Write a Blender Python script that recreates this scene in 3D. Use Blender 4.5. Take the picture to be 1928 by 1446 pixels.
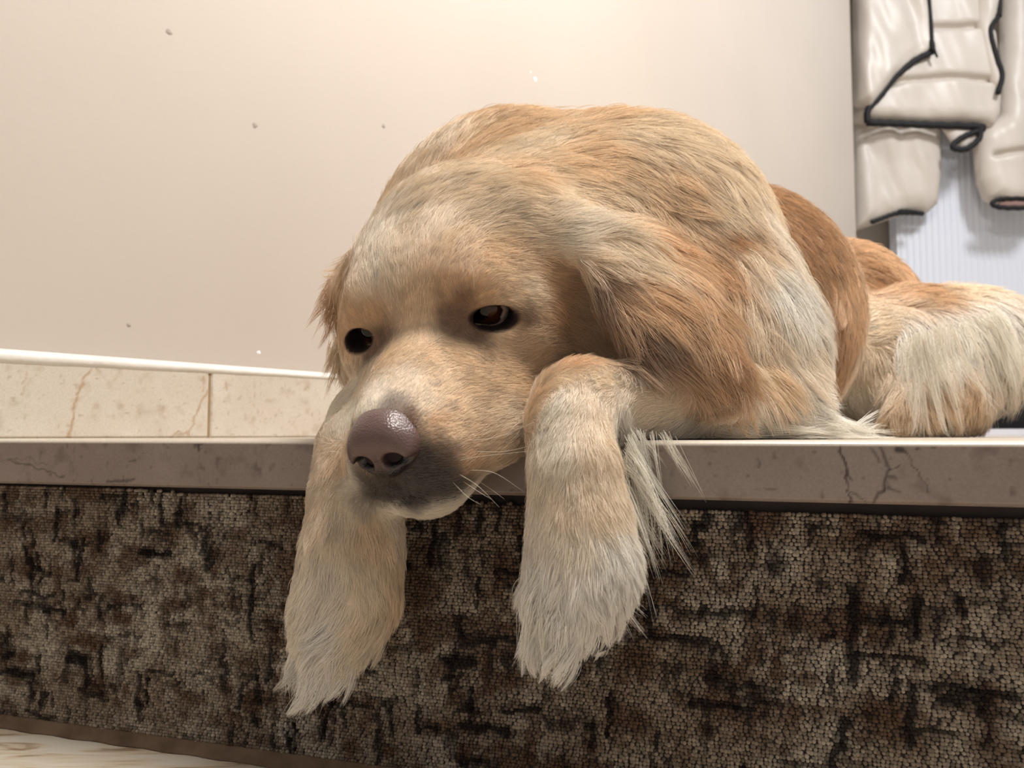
import bpy, math, random
import numpy as np
from mathutils import Vector, Matrix
from mathutils.bvhtree import BVHTree
from mathutils.kdtree import KDTree

for o in list(bpy.data.objects):
    bpy.data.objects.remove(o)
SC = bpy.context.scene
COL = SC.collection
rng = np.random.default_rng(7)
random.seed(7)
CM = 0.01

# ------------------------------------------------------------------ camera
F_PX, CX, CY = 1500.0, 964.0, 723.0
HORIZON = 818.0
CAM_H = 0.3                                   # cm above the top of the step
PITCH = math.atan((HORIZON - CY) / F_PX)
cam_data = bpy.data.cameras.new('camera')
cam = bpy.data.objects.new('camera', cam_data)
COL.objects.link(cam)
cam.location = (0, 0, CAM_H * CM)
cam.rotation_euler = (math.pi / 2 + PITCH, 0, 0)
cam_data.sensor_width = 36.0
cam_data.lens = F_PX / 1928.0 * 36.0
cam_data.clip_start = 0.01
cam_data.dof.use_dof = True
cam_data.dof.focus_distance = 0.44
cam_data.dof.aperture_fstop = 14.0
SC.camera = cam

# ------------------------------------------------------------------ world, lights, exposure
world = bpy.data.worlds.new('world')
SC.world = world
world.use_nodes = True
bg = world.node_tree.nodes['Background']
bg.inputs[0].default_value = (1.0, 0.97, 0.93, 1)
bg.inputs[1].default_value = 0.245


def area(name, loc, target, size, power, color):
    ld = bpy.data.lights.new(name, 'AREA')
    ld.shape = 'DISK'
    ld.size = size
    ld.energy = power
    ld.color = color
    lo = bpy.data.objects.new(name, ld)
    COL.objects.link(lo)
    lo.location = loc
    d = Vector(target) - Vector(loc)
    lo.rotation_euler = d.to_track_quat('-Z', 'Y').to_euler()
    return lo


# ceiling lamp over the landing, and the cooler lamp of the hall at the right
area('ceiling_lamp', (0.42, 0.38, 1.5), (0.12, 0.60, 0), 0.5, 21.0, (1.0, 0.94, 0.87))
area('hall_lamp', (1.6, 1.1, 1.9), (0.9, 1.6, 0.3), 0.4, 21.0, (0.97, 0.98, 1.0))
SC.view_settings.view_transform = 'Standard'
SC.view_settings.look = 'None'
SC.view_settings.exposure = 0.55
SC.view_settings.gamma = 1.0
SC.view_settings.use_curve_mapping = False
SC.cycles.use_denoising = True
SC.cycles.max_bounces = 5
SC.cycles.diffuse_bounces = 3
SC.cycles.glossy_bounces = 3
SC.cycles.transmission_bounces = 3
SC.cycles.use_adaptive_sampling = True
SC.cycles.adaptive_threshold = 0.05

# ------------------------------------------------------------------ helpers
_c, _s = math.cos(PITCH), math.sin(PITCH)


def P(px, py, d):
    """point (cm) seen at pixel px, py at the distance d cm along the floor"""
    u = (px - CX) / F_PX
    v = (CY - py) / F_PX
    y = _c - v * _s
    return np.array([u / y * d, d, CAM_H + (_s + v * _c) / y * d])


def lin(r, g, b):
    def f(c):
        c /= 255.0
        return c / 12.92 if c <= 0.04045 else ((c + 0.055) / 1.055) ** 2.4
    return (f(r), f(g), f(b))


def tag(o, label=None, cat=None, group=None, kind=None):
    if label: o['label'] = label
    if cat: o['category'] = cat
    if group: o['group'] = group
    if kind: o['kind'] = kind
    return o


def empty(name, loc=(0, 0, 0)):
    o = bpy.data.objects.new(name, None)
    COL.objects.link(o)
    o.location = loc
    o.empty_display_size = 0.02
    return o


def mesh_obj(name, verts, faces, mat=None, parent=None, smooth=False, cm=True):
    """verts in cm"""
    me = bpy.data.meshes.new(name)
    v = np.asarray(verts, dtype=float)
    if cm:
        v = v * CM
    me.from_pydata(v.tolist(), [], faces if isinstance(faces, list) else faces.tolist())
    me.update()
    if smooth:
        me.polygons.foreach_set('use_smooth', np.ones(len(me.polygons), dtype=bool))
    if mat:
        me.materials.append(mat)
    o = bpy.data.objects.new(name, me)
    COL.objects.link(o)
    if parent:
        o.parent = parent
        o.matrix_parent_inverse = parent_inv(parent)
    return o


def parent_inv(p):
    m = Matrix.Translation(p.location) @ p.rotation_euler.to_matrix().to_4x4()
    return m.inverted()


def set_colors(o, name, cols):
    a = o.data.attributes.new(name, 'FLOAT_COLOR', 'POINT')
    c = np.ones((len(cols), 4), dtype=np.float32)
    c[:, :3] = cols
    a.data.foreach_set('color', c.ravel())


def new_mat(name):
    m = bpy.data.materials.new(name)
    m.use_nodes = True
    nt = m.node_tree
    return m, nt, nt.nodes['Principled BSDF']


def N(nt, typ, **kw):
    n = nt.nodes.new(typ)
    for k, v in kw.items():
        if k in n.inputs.keys():
            n.inputs[k].default_value = v
        else:
            setattr(n, k, v)
    return n


def noise_mat(name, base, dark, scale=8.0, rough=0.6, amount=0.5, bump=0.0, bscale=60.0, spec=0.4, detail=6.0):
    m, nt, b = new_mat(name)
    tc = N(nt, 'ShaderNodeTexCoord')
    n1 = N(nt, 'ShaderNodeTexNoise', Scale=scale, Detail=detail)
    nt.links.new(tc.outputs['Object'], n1.inputs['Vector'])
    r = N(nt, 'ShaderNodeMapRange')
    r.inputs['From Min'].default_value = 0.35
    r.inputs['From Max'].default_value = 0.7
    r.inputs['To Max'].default_value = amount
    nt.links.new(n1.outputs[0], r.inputs['Value'])
    mx = N(nt, 'ShaderNodeMix', data_type='RGBA')
    mx.inputs[6].default_value = (*base, 1)
    mx.inputs[7].default_value = (*dark, 1)
    nt.links.new(r.outputs[0], mx.inputs[0])
    nt.links.new(mx.outputs[2], b.inputs['Base Color'])
    b.inputs['Roughness'].default_value = rough
    b.inputs['Specular IOR Level'].default_value = spec
    if bump:
        n2 = N(nt, 'ShaderNodeTexNoise', Scale=bscale, Detail=4.0)
        nt.links.new(tc.outputs['Object'], n2.inputs['Vector'])
        bp = N(nt, 'ShaderNodeBump', Strength=bump, Distance=0.002)
        nt.links.new(n2.outputs[0], bp.inputs['Height'])
        nt.links.new(bp.outputs[0], b.inputs['Normal'])
    return m


def attr_mat(name, attr, rough=0.5, spec=0.4, nscale=900.0, namount=0.15, bump=0.0):
    m, nt, b = new_mat(name)
    a = N(nt, 'ShaderNodeAttribute', attribute_name=attr)
    tc = N(nt, 'ShaderNodeTexCoord')
    n1 = N(nt, 'ShaderNodeTexNoise', Scale=nscale, Detail=3.0)
    nt.links.new(tc.outputs['Object'], n1.inputs['Vector'])
    r = N(nt, 'ShaderNodeMapRange')
    r.inputs['From Min'].default_value = 0.3
    r.inputs['From Max'].default_value = 0.7
    r.inputs['To Min'].default_value = 1 - namount
    r.inputs['To Max'].default_value = 1 + namount
    nt.links.new(n1.outputs[0], r.inputs['Value'])
    mx = N(nt, 'ShaderNodeVectorMath', operation='SCALE')
    nt.links.new(a.outputs['Color'], mx.inputs[0])
    nt.links.new(r.outputs[0], mx.inputs['Scale'])
    nt.links.new(mx.outputs[0], b.inputs['Base Color'])
    b.inputs['Roughness'].default_value = rough
    b.inputs['Specular IOR Level'].default_value = spec
    if bump:
        bp = N(nt, 'ShaderNodeBump', Strength=bump, Distance=0.001)
        nt.links.new(n1.outputs[0], bp.inputs['Height'])
        nt.links.new(bp.outputs[0], b.inputs['Normal'])
    return m


def prism(poly, z0, z1):
    n = len(poly)
    v = [(x, y, z0) for x, y in poly] + [(x, y, z1) for x, y in poly]
    f = [list(range(n))[::-1], list(range(n, 2 * n))]
    for i in range(n):
        j = (i + 1) % n
        f.append([i, j, n + j, n + i])
    return v, f


def tube(pts, radii, seg=6):
    """closed tube through pts (cm)"""
    pts = np.asarray(pts, float)
    n = len(pts)
    if np.isscalar(radii):
        radii = np.full(n, radii)
    tang = np.gradient(pts, axis=0)
    tang /= np.linalg.norm(tang, axis=1)[:, None] + 1e-9
    ref = np.array([0.13, 1.0, 0.21])
    vs, fs = [], []
    for i in range(n):
        a = np.cross(tang[i], ref); a /= np.linalg.norm(a) + 1e-9
        b = np.cross(tang[i], a)
        for k in range(seg):
            t = 2 * math.pi * k / seg
            vs.append(pts[i] + radii[i] * (math.cos(t) * a + math.sin(t) * b))
    for i in range(n - 1):
        for k in range(seg):
            k2 = (k + 1) % seg
            fs.append([i * seg + k, i * seg + k2, (i + 1) * seg + k2, (i + 1) * seg + k])
    fs.append(list(range(seg))[::-1])
    fs.append([(n - 1) * seg + k for k in range(seg)])
    return vs, fs


def smooth_line(pts, n=24):
    """Catmull-Rom through pts"""
    pts = np.asarray(pts, float)
    p = np.vstack([2 * pts[0] - pts[1], pts, 2 * pts[-1] - pts[-2]])
    out = []
    m = len(pts) - 1
    for i in range(n):
        t = i / (n - 1) * m
        k = min(int(t), m - 1)
        t -= k
        a, b, c, d = p[k], p[k + 1], p[k + 2], p[k + 3]
        out.append(0.5 * (2 * b + (c - a) * t + (2 * a - 5 * b + 4 * c - d) * t * t + (3 * b - a - 3 * c + d) * t ** 3))
    return np.array(out)


def vnoise(p, scale, seed=0):
    """cheap smooth value noise for n x k points, k = 2 or 3, range about 0..1"""
    p = np.asarray(p, float) * scale
    i = np.floor(p).astype(np.int64)
    f = p - i
    f = f * f * (3 - 2 * f)
    k = p.shape[1]
    out = np.zeros(len(p))
    for c in range(2 ** k):
        w = np.ones(len(p))
        h = np.full(len(p), seed * 7919 + 13, dtype=np.int64)
        for a in range(k):
            bit = (c >> a) & 1
            w = w * (f[:, a] if bit else 1 - f[:, a])
            h = (h * 1103515245 + (i[:, a] + bit) * (2654435761 + 97 * a)) & 0x7FFFFFFF
            h = (h ^ (h >> 13)) * 1274126177 & 0x7FFFFFFF
        h = h ^ (h >> 16)
        out += w * ((h & 0xFFFF) / 65535.0)
    return out


def fbm(p, scale, seed=0, octv=4):
    t, a, s = 0, 1.0, 0
    for o in range(octv):
        t = t + a * vnoise(p, scale * 2 ** o, seed + o)
        s += a
        a *= 0.5
    return t / s


def seg_dist(p, a, b):
    """2-D distance of points to the segment a-b"""
    a = np.asarray(a, float); b = np.asarray(b, float)
    d = b - a
    t = np.clip(((p - a) @ d) / (d @ d + 1e-9), 0, 1)
    return np.linalg.norm(p - a - t[:, None] * d, axis=1)


# ------------------------------------------------------------------ signed distance fields -> mesh
class Field:
    def __init__(self, xs, ys, zs):
        self.ax = [np.asarray(xs, np.float32), np.asarray(ys, np.float32), np.asarray(zs, np.float32)]
        self.g = np.full((len(xs), len(ys), len(zs)), 9.0, np.float32)

    def box(self, lo, hi):
        sl = []
        for a, l, h in zip(self.ax, lo, hi):
            i0 = max(0, int(np.searchsorted(a, l)) - 1)
            i1 = min(len(a), int(np.searchsorted(a, h)) + 1)
            sl.append(slice(i0, max(i1, i0 + 1)))
        sl = tuple(sl)
        X = self.ax[0][sl[0]][:, None, None]
        Y = self.ax[1][sl[1]][None, :, None]
        Z = self.ax[2][sl[2]][None, None, :]
        return sl, X, Y, Z

    def blend(self, sl, d, k, op):
        a = self.g[sl]
        if op == 'add':
            if k <= 0:
                self.g[sl] = np.minimum(a, d)
            else:
                h = np.clip(0.5 + 0.5 * (a - d) / k, 0, 1)
                self.g[sl] = a * (1 - h) + d * h - k * h * (1 - h)
        else:
            d = -d
            if k <= 0:
                self.g[sl] = np.maximum(a, d)
            else:
                h = np.clip(0.5 + 0.5 * (d - a) / k, 0, 1)
                self.g[sl] = a * (1 - h) + d * h + k * h * (1 - h)

    def cone(self, a, b, ra, rb, k=1.0, op='add'):
        a = np.asarray(a, float); b = np.asarray(b, float)
        m = max(ra, rb) + 2.0 + k
        sl, X, Y, Z = self.box(np.minimum(a, b) - m, np.maximum(a, b) + m)
        d = b - a
        px, py, pz = X - a[0], Y - a[1], Z - a[2]
        t = np.clip((px * d[0] + py * d[1] + pz * d[2]) / (d @ d + 1e-9), 0, 1)
        r = np.sqrt((px - t * d[0]) ** 2 + (py - t * d[1]) ** 2 + (pz - t * d[2]) ** 2)
        self.blend(sl, (r - (ra + (rb - ra) * t)).astype(np.float32), k, op)

    def ell(self, c, r, axes=None, k=1.0, op='add'):
        c = np.asarray(c, float); r = np.asarray(r, float)
        A = np.eye(3) if axes is None else np.asarray(axes, float)   # rows: local axes in world
        ext = np.abs(A.T * r[None, :]).sum(axis=1) + 2.0 + k
        sl, X, Y, Z = self.box(c - ext, c + ext)
        px, py, pz = X - c[0], Y - c[1], Z - c[2]
        k0 = 0; k1 = 0
        for i in range(3):
            l = (px * A[i, 0] + py * A[i, 1] + pz * A[i, 2])
            k0 = k0 + (l / r[i]) ** 2
            k1 = k1 + (l / r[i] ** 2) ** 2
        k0 = np.sqrt(k0); k1 = np.sqrt(k1) + 1e-6
        self.blend(sl, (k0 * (k0 - 1) / k1).astype(np.float32), k, op)

    def chain(self, pts, rad, k=1.0):
        for i in range(len(pts) - 1):
            self.cone(pts[i], pts[i + 1], rad[i], rad[i + 1], k)

    def mesh(self):
        g = self.g
        ax = self.ax
        s = g < 0
        nx, ny, nz = g.shape
        c = np.zeros((nx - 1, ny - 1, nz - 1), np.uint8)
        for i in (0, 1):
            for j in (0, 1):
                for k in (0, 1):
                    c += s[i:nx - 1 + i, j:ny - 1 + j, k:nz - 1 + k]
        act = np.argwhere((c > 0) & (c < 8))
        idx = np.full(c.shape, -1, np.int32)
        idx[act[:, 0], act[:, 1], act[:, 2]] = np.arange(len(act))
        acc = np.zeros((len(act), 3)); cnt = np.zeros(len(act))
        corners = [(i, j, k) for i in (0, 1) for j in (0, 1) for k in (0, 1)]

        def pos(q):
            return np.stack([ax[0][q[:, 0]], ax[1][q[:, 1]], ax[2][q[:, 2]]], 1).astype(float)
        for a in corners:
            for b in corners:
                if b > a and sum(abs(a[t] - b[t]) for t in range(3)) == 1:
                    qa, qb = act + a, act + b
                    va = g[qa[:, 0], qa[:, 1], qa[:, 2]]; vb = g[qb[:, 0], qb[:, 1], qb[:, 2]]
                    m = (va < 0) != (vb < 0)
                    t = va[m] / (va[m] - vb[m])
                    pa, pb = pos(qa[m]), pos(qb[m])
                    acc[m] += pa + t[:, None] * (pb - pa)
                    cnt[m] += 1
        V = acc / cnt[:, None]
        F = []
        for axis in range(3):
            sh = [slice(None)] * 3; sh2 = [slice(None)] * 3
            sh[axis] = slice(0, -1); sh2[axis] = slice(1, None)
            a, b = s[tuple(sh)], s[tuple(sh2)]
            e = np.argwhere(a != b)
            o1, o2 = [t for t in range(3) if t != axis]
            ok = (e[:, o1] > 0) & (e[:, o2] > 0) & (e[:, o1] < c.shape[o1]) & (e[:, o2] < c.shape[o2])
            e = e[ok]
            inside_first = a[e[:, 0], e[:, 1], e[:, 2]]
            q = []
            for d1, d2 in ((1, 1), (0, 1), (0, 0), (1, 0)):
                ee = e.copy(); ee[:, o1] -= d1; ee[:, o2] -= d2
                q.append(idx[ee[:, 0], ee[:, 1], ee[:, 2]])
            q = np.stack(q, 1)
            flip = ~inside_first
            if axis == 1:
                flip = ~flip
            q[flip] = q[flip][:, ::-1]
            F.append(q)
        F = np.vstack(F)
        F = F[(F >= 0).all(1)]
        return V, F


def relax(V, F, it=2, w=0.5):
    for _ in range(it):
        acc = np.zeros_like(V); cnt = np.zeros(len(V))
        for a, b in ((0, 1), (1, 2), (2, 3), (3, 0)):
            np.add.at(acc, F[:, a], V[F[:, b]]); np.add.at(cnt, F[:, a], 1)
            np.add.at(acc, F[:, b], V[F[:, a]]); np.add.at(cnt, F[:, b], 1)
        V = V + w * (acc / np.maximum(cnt, 1)[:, None] - V)
    return V


# ------------------------------------------------------------------ the setting
# front edge of the step: from E0 (left of frame) to E1 (right of frame)
EL, ER = P(0, HORIZON, 54.9)[:2], P(1928, HORIZON, 36.6)[:2]
edir = (ER - EL) / np.linalg.norm(ER - EL)          # along the edge, to the right
enrm = np.array([-edir[1], edir[0]])                # into the landing
SLAB_T = 3.05
RISER_Z = -19.6
WL, WR = P(0, HORIZON, 62.4)[:2], P(1622, HORIZON, 241.0)[:2]
wdir = (WR - WL) / np.linalg.norm(WR - WL)
wnrm = np.array([wdir[1], -wdir[0]])                # out of the wall, to the room


def isect(p, d, q, e):
    t = np.linalg.solve(np.stack([d, -e], 1), q - p)
    return p + t[0] * d


WCORNER = isect(WL, wdir, EL, edir)                 # where the wall meets the step edge
EDGE_R = ER + edir * 45

M_wall = noise_mat('wall_paint', lin(198, 187, 176), lin(190, 179, 168), scale=3.0, rough=0.55, amount=0.6, bump=0.06, bscale=140, spec=0.3)
M_back = noise_mat('back_wall_paint', lin(196, 186, 176), lin(180, 170, 160), scale=4.0, rough=0.7, amount=0.5)
M_dark = noise_mat('dark_backing', lin(58, 50, 50), lin(44, 38, 38), scale=40, rough=0.9, amount=0.7)
M_caulk = noise_mat('white_filler', lin(226, 221, 213), lin(208, 201, 190), scale=30, rough=0.5, amount=0.4, bump=0.3, bscale=120)
M_marble = attr_mat('cream_marble', 'tint', rough=0.32, spec=0.45, nscale=700, namount=0.07)


def wall_strip(name, a, b, z0, z1, thick, mat):
    """upright slab whose room face runs a-b"""
    d = (b - a) / np.linalg.norm(b - a)
    n = np.array([d[1], -d[0]])
    poly = [a, b, b - n * thick, a - n * thick]
    v, f = prism([tuple(p) for p in poly], z0, z1)
    # faces run clockwise from above: flip
    o = mesh_obj(name, v, [q[::-1] for q in f], mat)
    return o


WEND = WR
w = wall_strip('wall_left', WCORNER - wdir * 60, WEND, RISER_Z, 240, 14, M_wall)
tag(w, 'cream painted wall behind the dog', 'wall', kind='structure')

# small chip of missing paint and specks
def patch(name, px, py, rad, mat, parent):
    """thin blob lying on the left wall at a pixel"""
    ray = P(px, py, 1.0) - np.array([0, 0, CAM_H])
    t = ((WL - np.zeros(2)) @ wnrm) / (ray[:2] @ wnrm)
    c = ray * t + np.array([0, 0, CAM_H])
    n3 = np.array([wnrm[0], wnrm[1], 0]); d3 = np.array([wdir[0], wdir[1], 0]); up = np.array([0, 0, 1.0])
    k = 9
    vs = [c + n3 * 0.06]
    for i in range(k):
        a = 2 * math.pi * i / k
        r = rad * (0.7 + 0.5 * random.random())
        vs.append(c + n3 * 0.01 + d3 * r * math.cos(a) * 1.1 + up * r * math.sin(a))
    fs = [[0, 1 + i, 1 + (i + 1) % k] for i in range(k)]
    return mesh_obj(name, vs, fs, mat, parent)


M_chip = noise_mat('white_plaster', lin(250, 250, 250), lin(235, 235, 235), rough=0.8)
M_speck = noise_mat('grey_speck', lin(168, 156, 145), lin(155, 143, 132), rough=0.8)
patch('paint_chip', 1008, 149, 0.42, M_chip, w)
patch('paint_chip', 999, 136, 0.16, M_chip, w)
patch('paint_chip', 487, 664, 0.22, M_chip, w)
for sx, sy, sr in ((318, 61, 0.32), (480, 236, 0.3), (722, 238, 0.25), (243, 612, 0.2)):
    patch('wall_speck', sx, sy, sr, M_speck, w)

# far wall with the radiator
BY = 275.0
bw = wall_strip('wall_back', np.array([60.0, BY]), np.array([520.0, BY]), 0, 240, 10, M_back)
tag(bw, 'taupe wall in the hall behind the radiator', 'wall', kind='structure')

# marble skirting of the left wall: separate pieces with a joint
BB_H = 7.0


def wall_point(px):
    """distance along the wall (from WL) seen at px"""
    u = np.array([(px - CX) / F_PX, 1.0])
    t = np.linalg.solve(np.stack([wdir, -u], 1), -WL)
    return t[0]


def marble_tint(q, seed, base, light, dark):
    """q: n x 2 cm coordinates -> colours"""
    n1 = fbm(q, 0.22, seed, 4); n2 = fbm(q, 1.1, seed + 9, 3); n3 = vnoise(q, 3.2, seed + 17)
    c = base[None] + (light - base)[None] * np.clip((n1 - 0.4) * 2.2, 0, 1)[:, None]
    c = c + (dark - c) * (0.55 * np.clip((n2 - 0.6) * 4, 0, 1))[:, None]
    c = c + (dark * 0.8 - c) * (0.6 * np.clip((n3 - 0.86) * 9, 0, 1))[:, None]
    return c


def draw_veins(q, col, veins, vcol, seed=3):
    wob = np.stack([fbm(q, 1.6, seed, 3), fbm(q, 1.6, seed + 5, 3)], 1) - 0.5
    qq = q + wob * 0.55
    for pts, wid, amt in veins:
        for a, b in zip(pts[:-1], pts[1:]):
            d = seg_dist(qq, a, b)
            m = np.clip(1.3 - d / wid, 0, 1) * amt
            col += (np.asarray(vcol)[None] - col) * m[:, None]
    return col


def marble_panel(name, org, du, dv, nrm, lu, lv, thick, col_fn, res, parent=None, bev=0.12):
    """marble block with a finely gridded front face (tint per vertex) and a small rounded edge"""
    nu, nv = max(3, int(lu / res)), max(3, int(lv / res))
    U = np.linspace(0, lu, nu + 1); W = np.linspace(0, lv, nv + 1)
    gu, gv = np.meshgrid(U, W, indexing='ij')
    e = np.minimum.reduce([gu, lu - gu, gv, lv - gv])
    dep = -np.clip(bev - e, 0, bev) ** 2 / bev
    q = np.stack([gu.ravel(), gv.ravel()], 1)
    V = org[None] + q[:, :1] * du + q[:, 1:] * dv + dep.ravel()[:, None] * nrm
    k = nv + 1
    I = np.arange((nu + 1) * k).reshape(nu + 1, k)
    F = np.stack([I[:-1, :-1], I[1:, :-1], I[1:, 1:], I[:-1, 1:]], -1).reshape(-1, 4)
    ring = list(I[:, 0]) + list(I[-1, 1:]) + list(I[-2::-1, -1]) + list(I[0, -2:0:-1])
    n0 = len(V)
    back = V[ring] - nrm[None] * thick
    V = np.vstack([V, back])
    fs = F.tolist()
    m = len(ring)
    for i in range(m):
        j = (i + 1) % m
        fs.append([int(ring[j]), int(ring[i]), n0 + i, n0 + j])
    fs.append([n0 + i for i in range(m)][::-1])
    cols = col_fn(q)
    cols = np.vstack([cols, cols[ring]])
    o = mesh_obj(name, V, fs, M_marble, parent, smooth=False)
    set_colors(o, 'tint', np.clip(cols, 0, 1))
    return o


u3 = np.array([wdir[0], wdir[1], 0.0]); n3w = np.array([wnrm[0], wnrm[1], 0.0]); z3 = np.array([0, 0, 1.0])
base_root = empty('baseboard_left')
tag(base_root, 'cream marble skirting along the foot of the left wall', 'baseboard', kind='structure')
c_base, c_light, c_dark = np.array(lin(203, 193, 179)), np.array(lin(212, 203, 191)), np.array(lin(172, 154, 132))
S_joint = wall_point(384)
S_lo, S_hi = wall_point(-260), wall_point(1622)
S_j2 = wall_point(668)
S_j3 = S_j2 + 40
spans = [(S_lo, S_joint - 0.13), (S_joint + 0.13, S_j2), (S_j2 + 0.1, S_j3), (S_j3 + .1, S_j3 + 44), (S_j3 + 44.1, S_hi)]


def at_bb(px, py):
    s = wall_point(px)
    d = WL[1] + s * wdir[1]
    return s, P(px, py, d)[2]


for i, (s0, s1) in enumerate(spans):
    veins = []
    if i == 0:
        def V_(*pp): return [(at_bb(a, b)[0] - s0, at_bb(a, b)[1]) for a, b in pp]
        veins = [(V_((158, 698), (133, 745), (126, 790), (121, 828)), 0.11, 0.75), (V_((378, 735), (362, 770), (346, 818), (324, 812), (306, 828)), 0.10, 0.7),
                 (V_((36, 700), (34, 742)), 0.06, 0.4), (V_((165, 694), (180, 702)), 0.06, 0.6), (V_((372, 710), (368, 742)), .08, .6)]
    if i == 1:
        def V_(*pp): return [(at_bb(a, b)[0] - s0, at_bb(a, b)[1]) for a, b in pp]
        veins = [(V_((414, 722), (414, 735)), 0.16, 0.6), (V_((455, 745), (490, 800)), 0.07, 0.35)]
    org = np.array([*(WL + wdir * s0 + wnrm * 1.0), 0.02])

    def cf(q, veins=veins, i=i):
        c = marble_tint(q + np.array([i * 50, 0]), 30 + i, c_base, c_light, c_dark)
        return draw_veins(q, c, veins, lin(168, 138, 98))
    marble_panel('tile', org, u3, z3, n3w, s1 - s0, BB_H - 0.45, 0.9, cf, 0.14 if i < 2 else 0.6, base_root, bev=0.1)
# grout in the joint
for sj in (S_joint, ):
    a = WL + wdir * (sj - 0.2) + wnrm * 0.9; b = WL + wdir * (sj + 0.2) + wnrm * 0.9
    v, f = prism([tuple(a), tuple(b), tuple(b - wnrm * .8), tuple(a - wnrm * .8)], 0.02, BB_H - 0.5)
    mesh_obj('grout', v, [q[::-1] for q in f], noise_mat('brown_grout', lin(158, 134, 104), lin(120, 96, 70), rough=0.9, scale=60), base_root)
# white filler bead running along the top of the skirting
ss = np.linspace(S_lo, S_hi, 160)
vs, fs = [], []
for s in ss:
    px_rel = (s - wall_point(0)) / (wall_point(602) - wall_point(0))
    h = np.clip(1.5 - 0.9 * px_rel, 0.5, 1.7) + 0.05 * math.sin(s * 0.7) + 0.04 * math.sin(s * 2.3)
    c = WL + wdir * s
    prof = [(0.0, BB_H - 0.5 - 0.5 * h + 0.0), (1.02, BB_H - 0.52 - 0.42 * h), (1.12, BB_H - 0.5), (0.95, BB_H - 0.3), (0.5, BB_H - 0.08), (0.0, BB_H + 0.05)]
    for dn, z in prof:
        p = c + wnrm * dn
        vs.append((p[0], p[1], z))
k = 6
for i in range(len(ss) - 1):
    for j in range(k):
        j2 = (j + 1) % k
        fs.append([i * k + j, i * k + j2, (i + 1) * k + j2, (i + 1) * k + j][::-1])
fs.append(list(range(k))); fs.append([(len(ss) - 1) * k + j for j in range(k)][::-1])
mesh_obj('filler_bead', vs, fs, M_caulk, base_root, smooth=True)

# landing floor: marble slab with a thick front edge
land = empty('floor')
tag(land, 'cream marble landing slab the dog lies on', 'floor', kind='structure')
back_in = 4.0
A = WCORNER + edir * 0.0
pA = isect(WL, wdir, EL + enrm * back_in, edir)
poly = [tuple(pA), tuple(EDGE_R + enrm * back_in), (520.0, BY), (WEND[0], BY), tuple(WEND)]
v, f = prism(poly, -SLAB_T, 0.0)
M_top = noise_mat('landing_marble', lin(204, 193, 178), lin(182, 166, 146), scale=9, rough=0.3, amount=0.6)
mesh_obj('slab', v, f, M_top, land)

e3 = np.array([edir[0], edir[1], 0.0]); n3e = np.array([-enrm[0], -enrm[1], 0.0])
LEN = np.linalg.norm(EDGE_R - A)


def edge_s(px, off=0.0):
    """distance from A along the step edge (plane moved off cm outward) seen at px"""
    u = np.array([(px - CX) / F_PX, 1.0])
    q = A - enrm * off
    t = np.linalg.solve(np.stack([edir, -u], 1), -q)
    return t[0], (q + edir * t[0])[1]


def on_edge(px, py, off=0.0):
    s, d = edge_s(px, off)
    return s, P(px, py, d)[2]


bz = -SLAB_T


def E_(*pp): return [(on_edge(a, b)[0], on_edge(a, b)[1] - bz) for a, b in pp]


edge_veins = [(E_((1571, 832), (1578, 862), (1595, 895), (1598, 945)), 0.07, 0.85), (E_((1580, 865), (1605, 905)), 0.05, 0.8), (E_((1598, 925), (1620, 945)), .05, .6),
              (E_((1655, 838), (1668, 880), (1660, 915), (1640, 945)), 0.09, 0.7), (E_((1640, 842), (1655, 868)), 0.06, .6), (E_((1668, 880), (1690, 870)), 0.06, .7),
              (E_((1668, 915), (1690, 925)), 0.07, .6), (E_((1700, 850), (1725, 890), (1745, 930)), 0.05, .55), (E_((1686, 842), (1698, 846)), 0.16, 0.9), (E_((1722, 842), (1726, 842)), .08, .8),
              (E_((1670, 905), (1680, 903)), .15, .6), (E_((20, 868), (70, 880), (125, 898)), 0.07, 0.6), (E_((205, 908), (255, 906)), 0.12, 0.7), (E_((368, 835), (383, 835)), .14, .75), (E_((375, 836), (377, 848)), .1, .8),
              (E_((376, 848), (378, 910)), .05, .2), (E_((1760, 840), (1785, 838)), .05, .6), (E_((1420, 860), (1424, 880)), .06, .5), (E_((245, 868), (258, 870)), .08, .6), (E_((0, 866), (60, 864), (90, 876)), .05, .4)]
ce_b, ce_l, ce_d = np.array(lin(142, 127, 118)), np.array(lin(153, 139, 130)), np.array(lin(104, 87, 78))


def cf_edge(q):
    c = marble_tint(q, 5, ce_b, ce_l, ce_d)
    c = draw_veins(q, c, edge_veins, lin(62, 46, 44))
    t = np.clip((q[:, 1] - (SLAB_T - 0.30)) / 0.08, 0, 1)[:, None]      # polished top colour from the arris up; paints in the lit edge line
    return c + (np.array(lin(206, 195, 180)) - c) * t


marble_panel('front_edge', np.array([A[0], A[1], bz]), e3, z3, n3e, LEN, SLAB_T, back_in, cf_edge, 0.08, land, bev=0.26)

# riser: dark backing board, then carpet
REC = 1.1                                           # the carpet sits back under the slab edge
rb = A + enrm * (REC + 0.5)
rpoly = [tuple(isect(WL, wdir, rb, edir)), tuple(rb + edir * LEN), tuple(rb + edir * LEN + enrm * 3), tuple(isect(WL, wdir, rb + enrm * 3, edir))]
v, f = prism(rpoly, RISER_Z, bz)
ris = mesh_obj('wall_riser', v, f, M_dark)
tag(ris, 'dark backing board of the step behind the carpet', 'riser', kind='structure')

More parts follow.
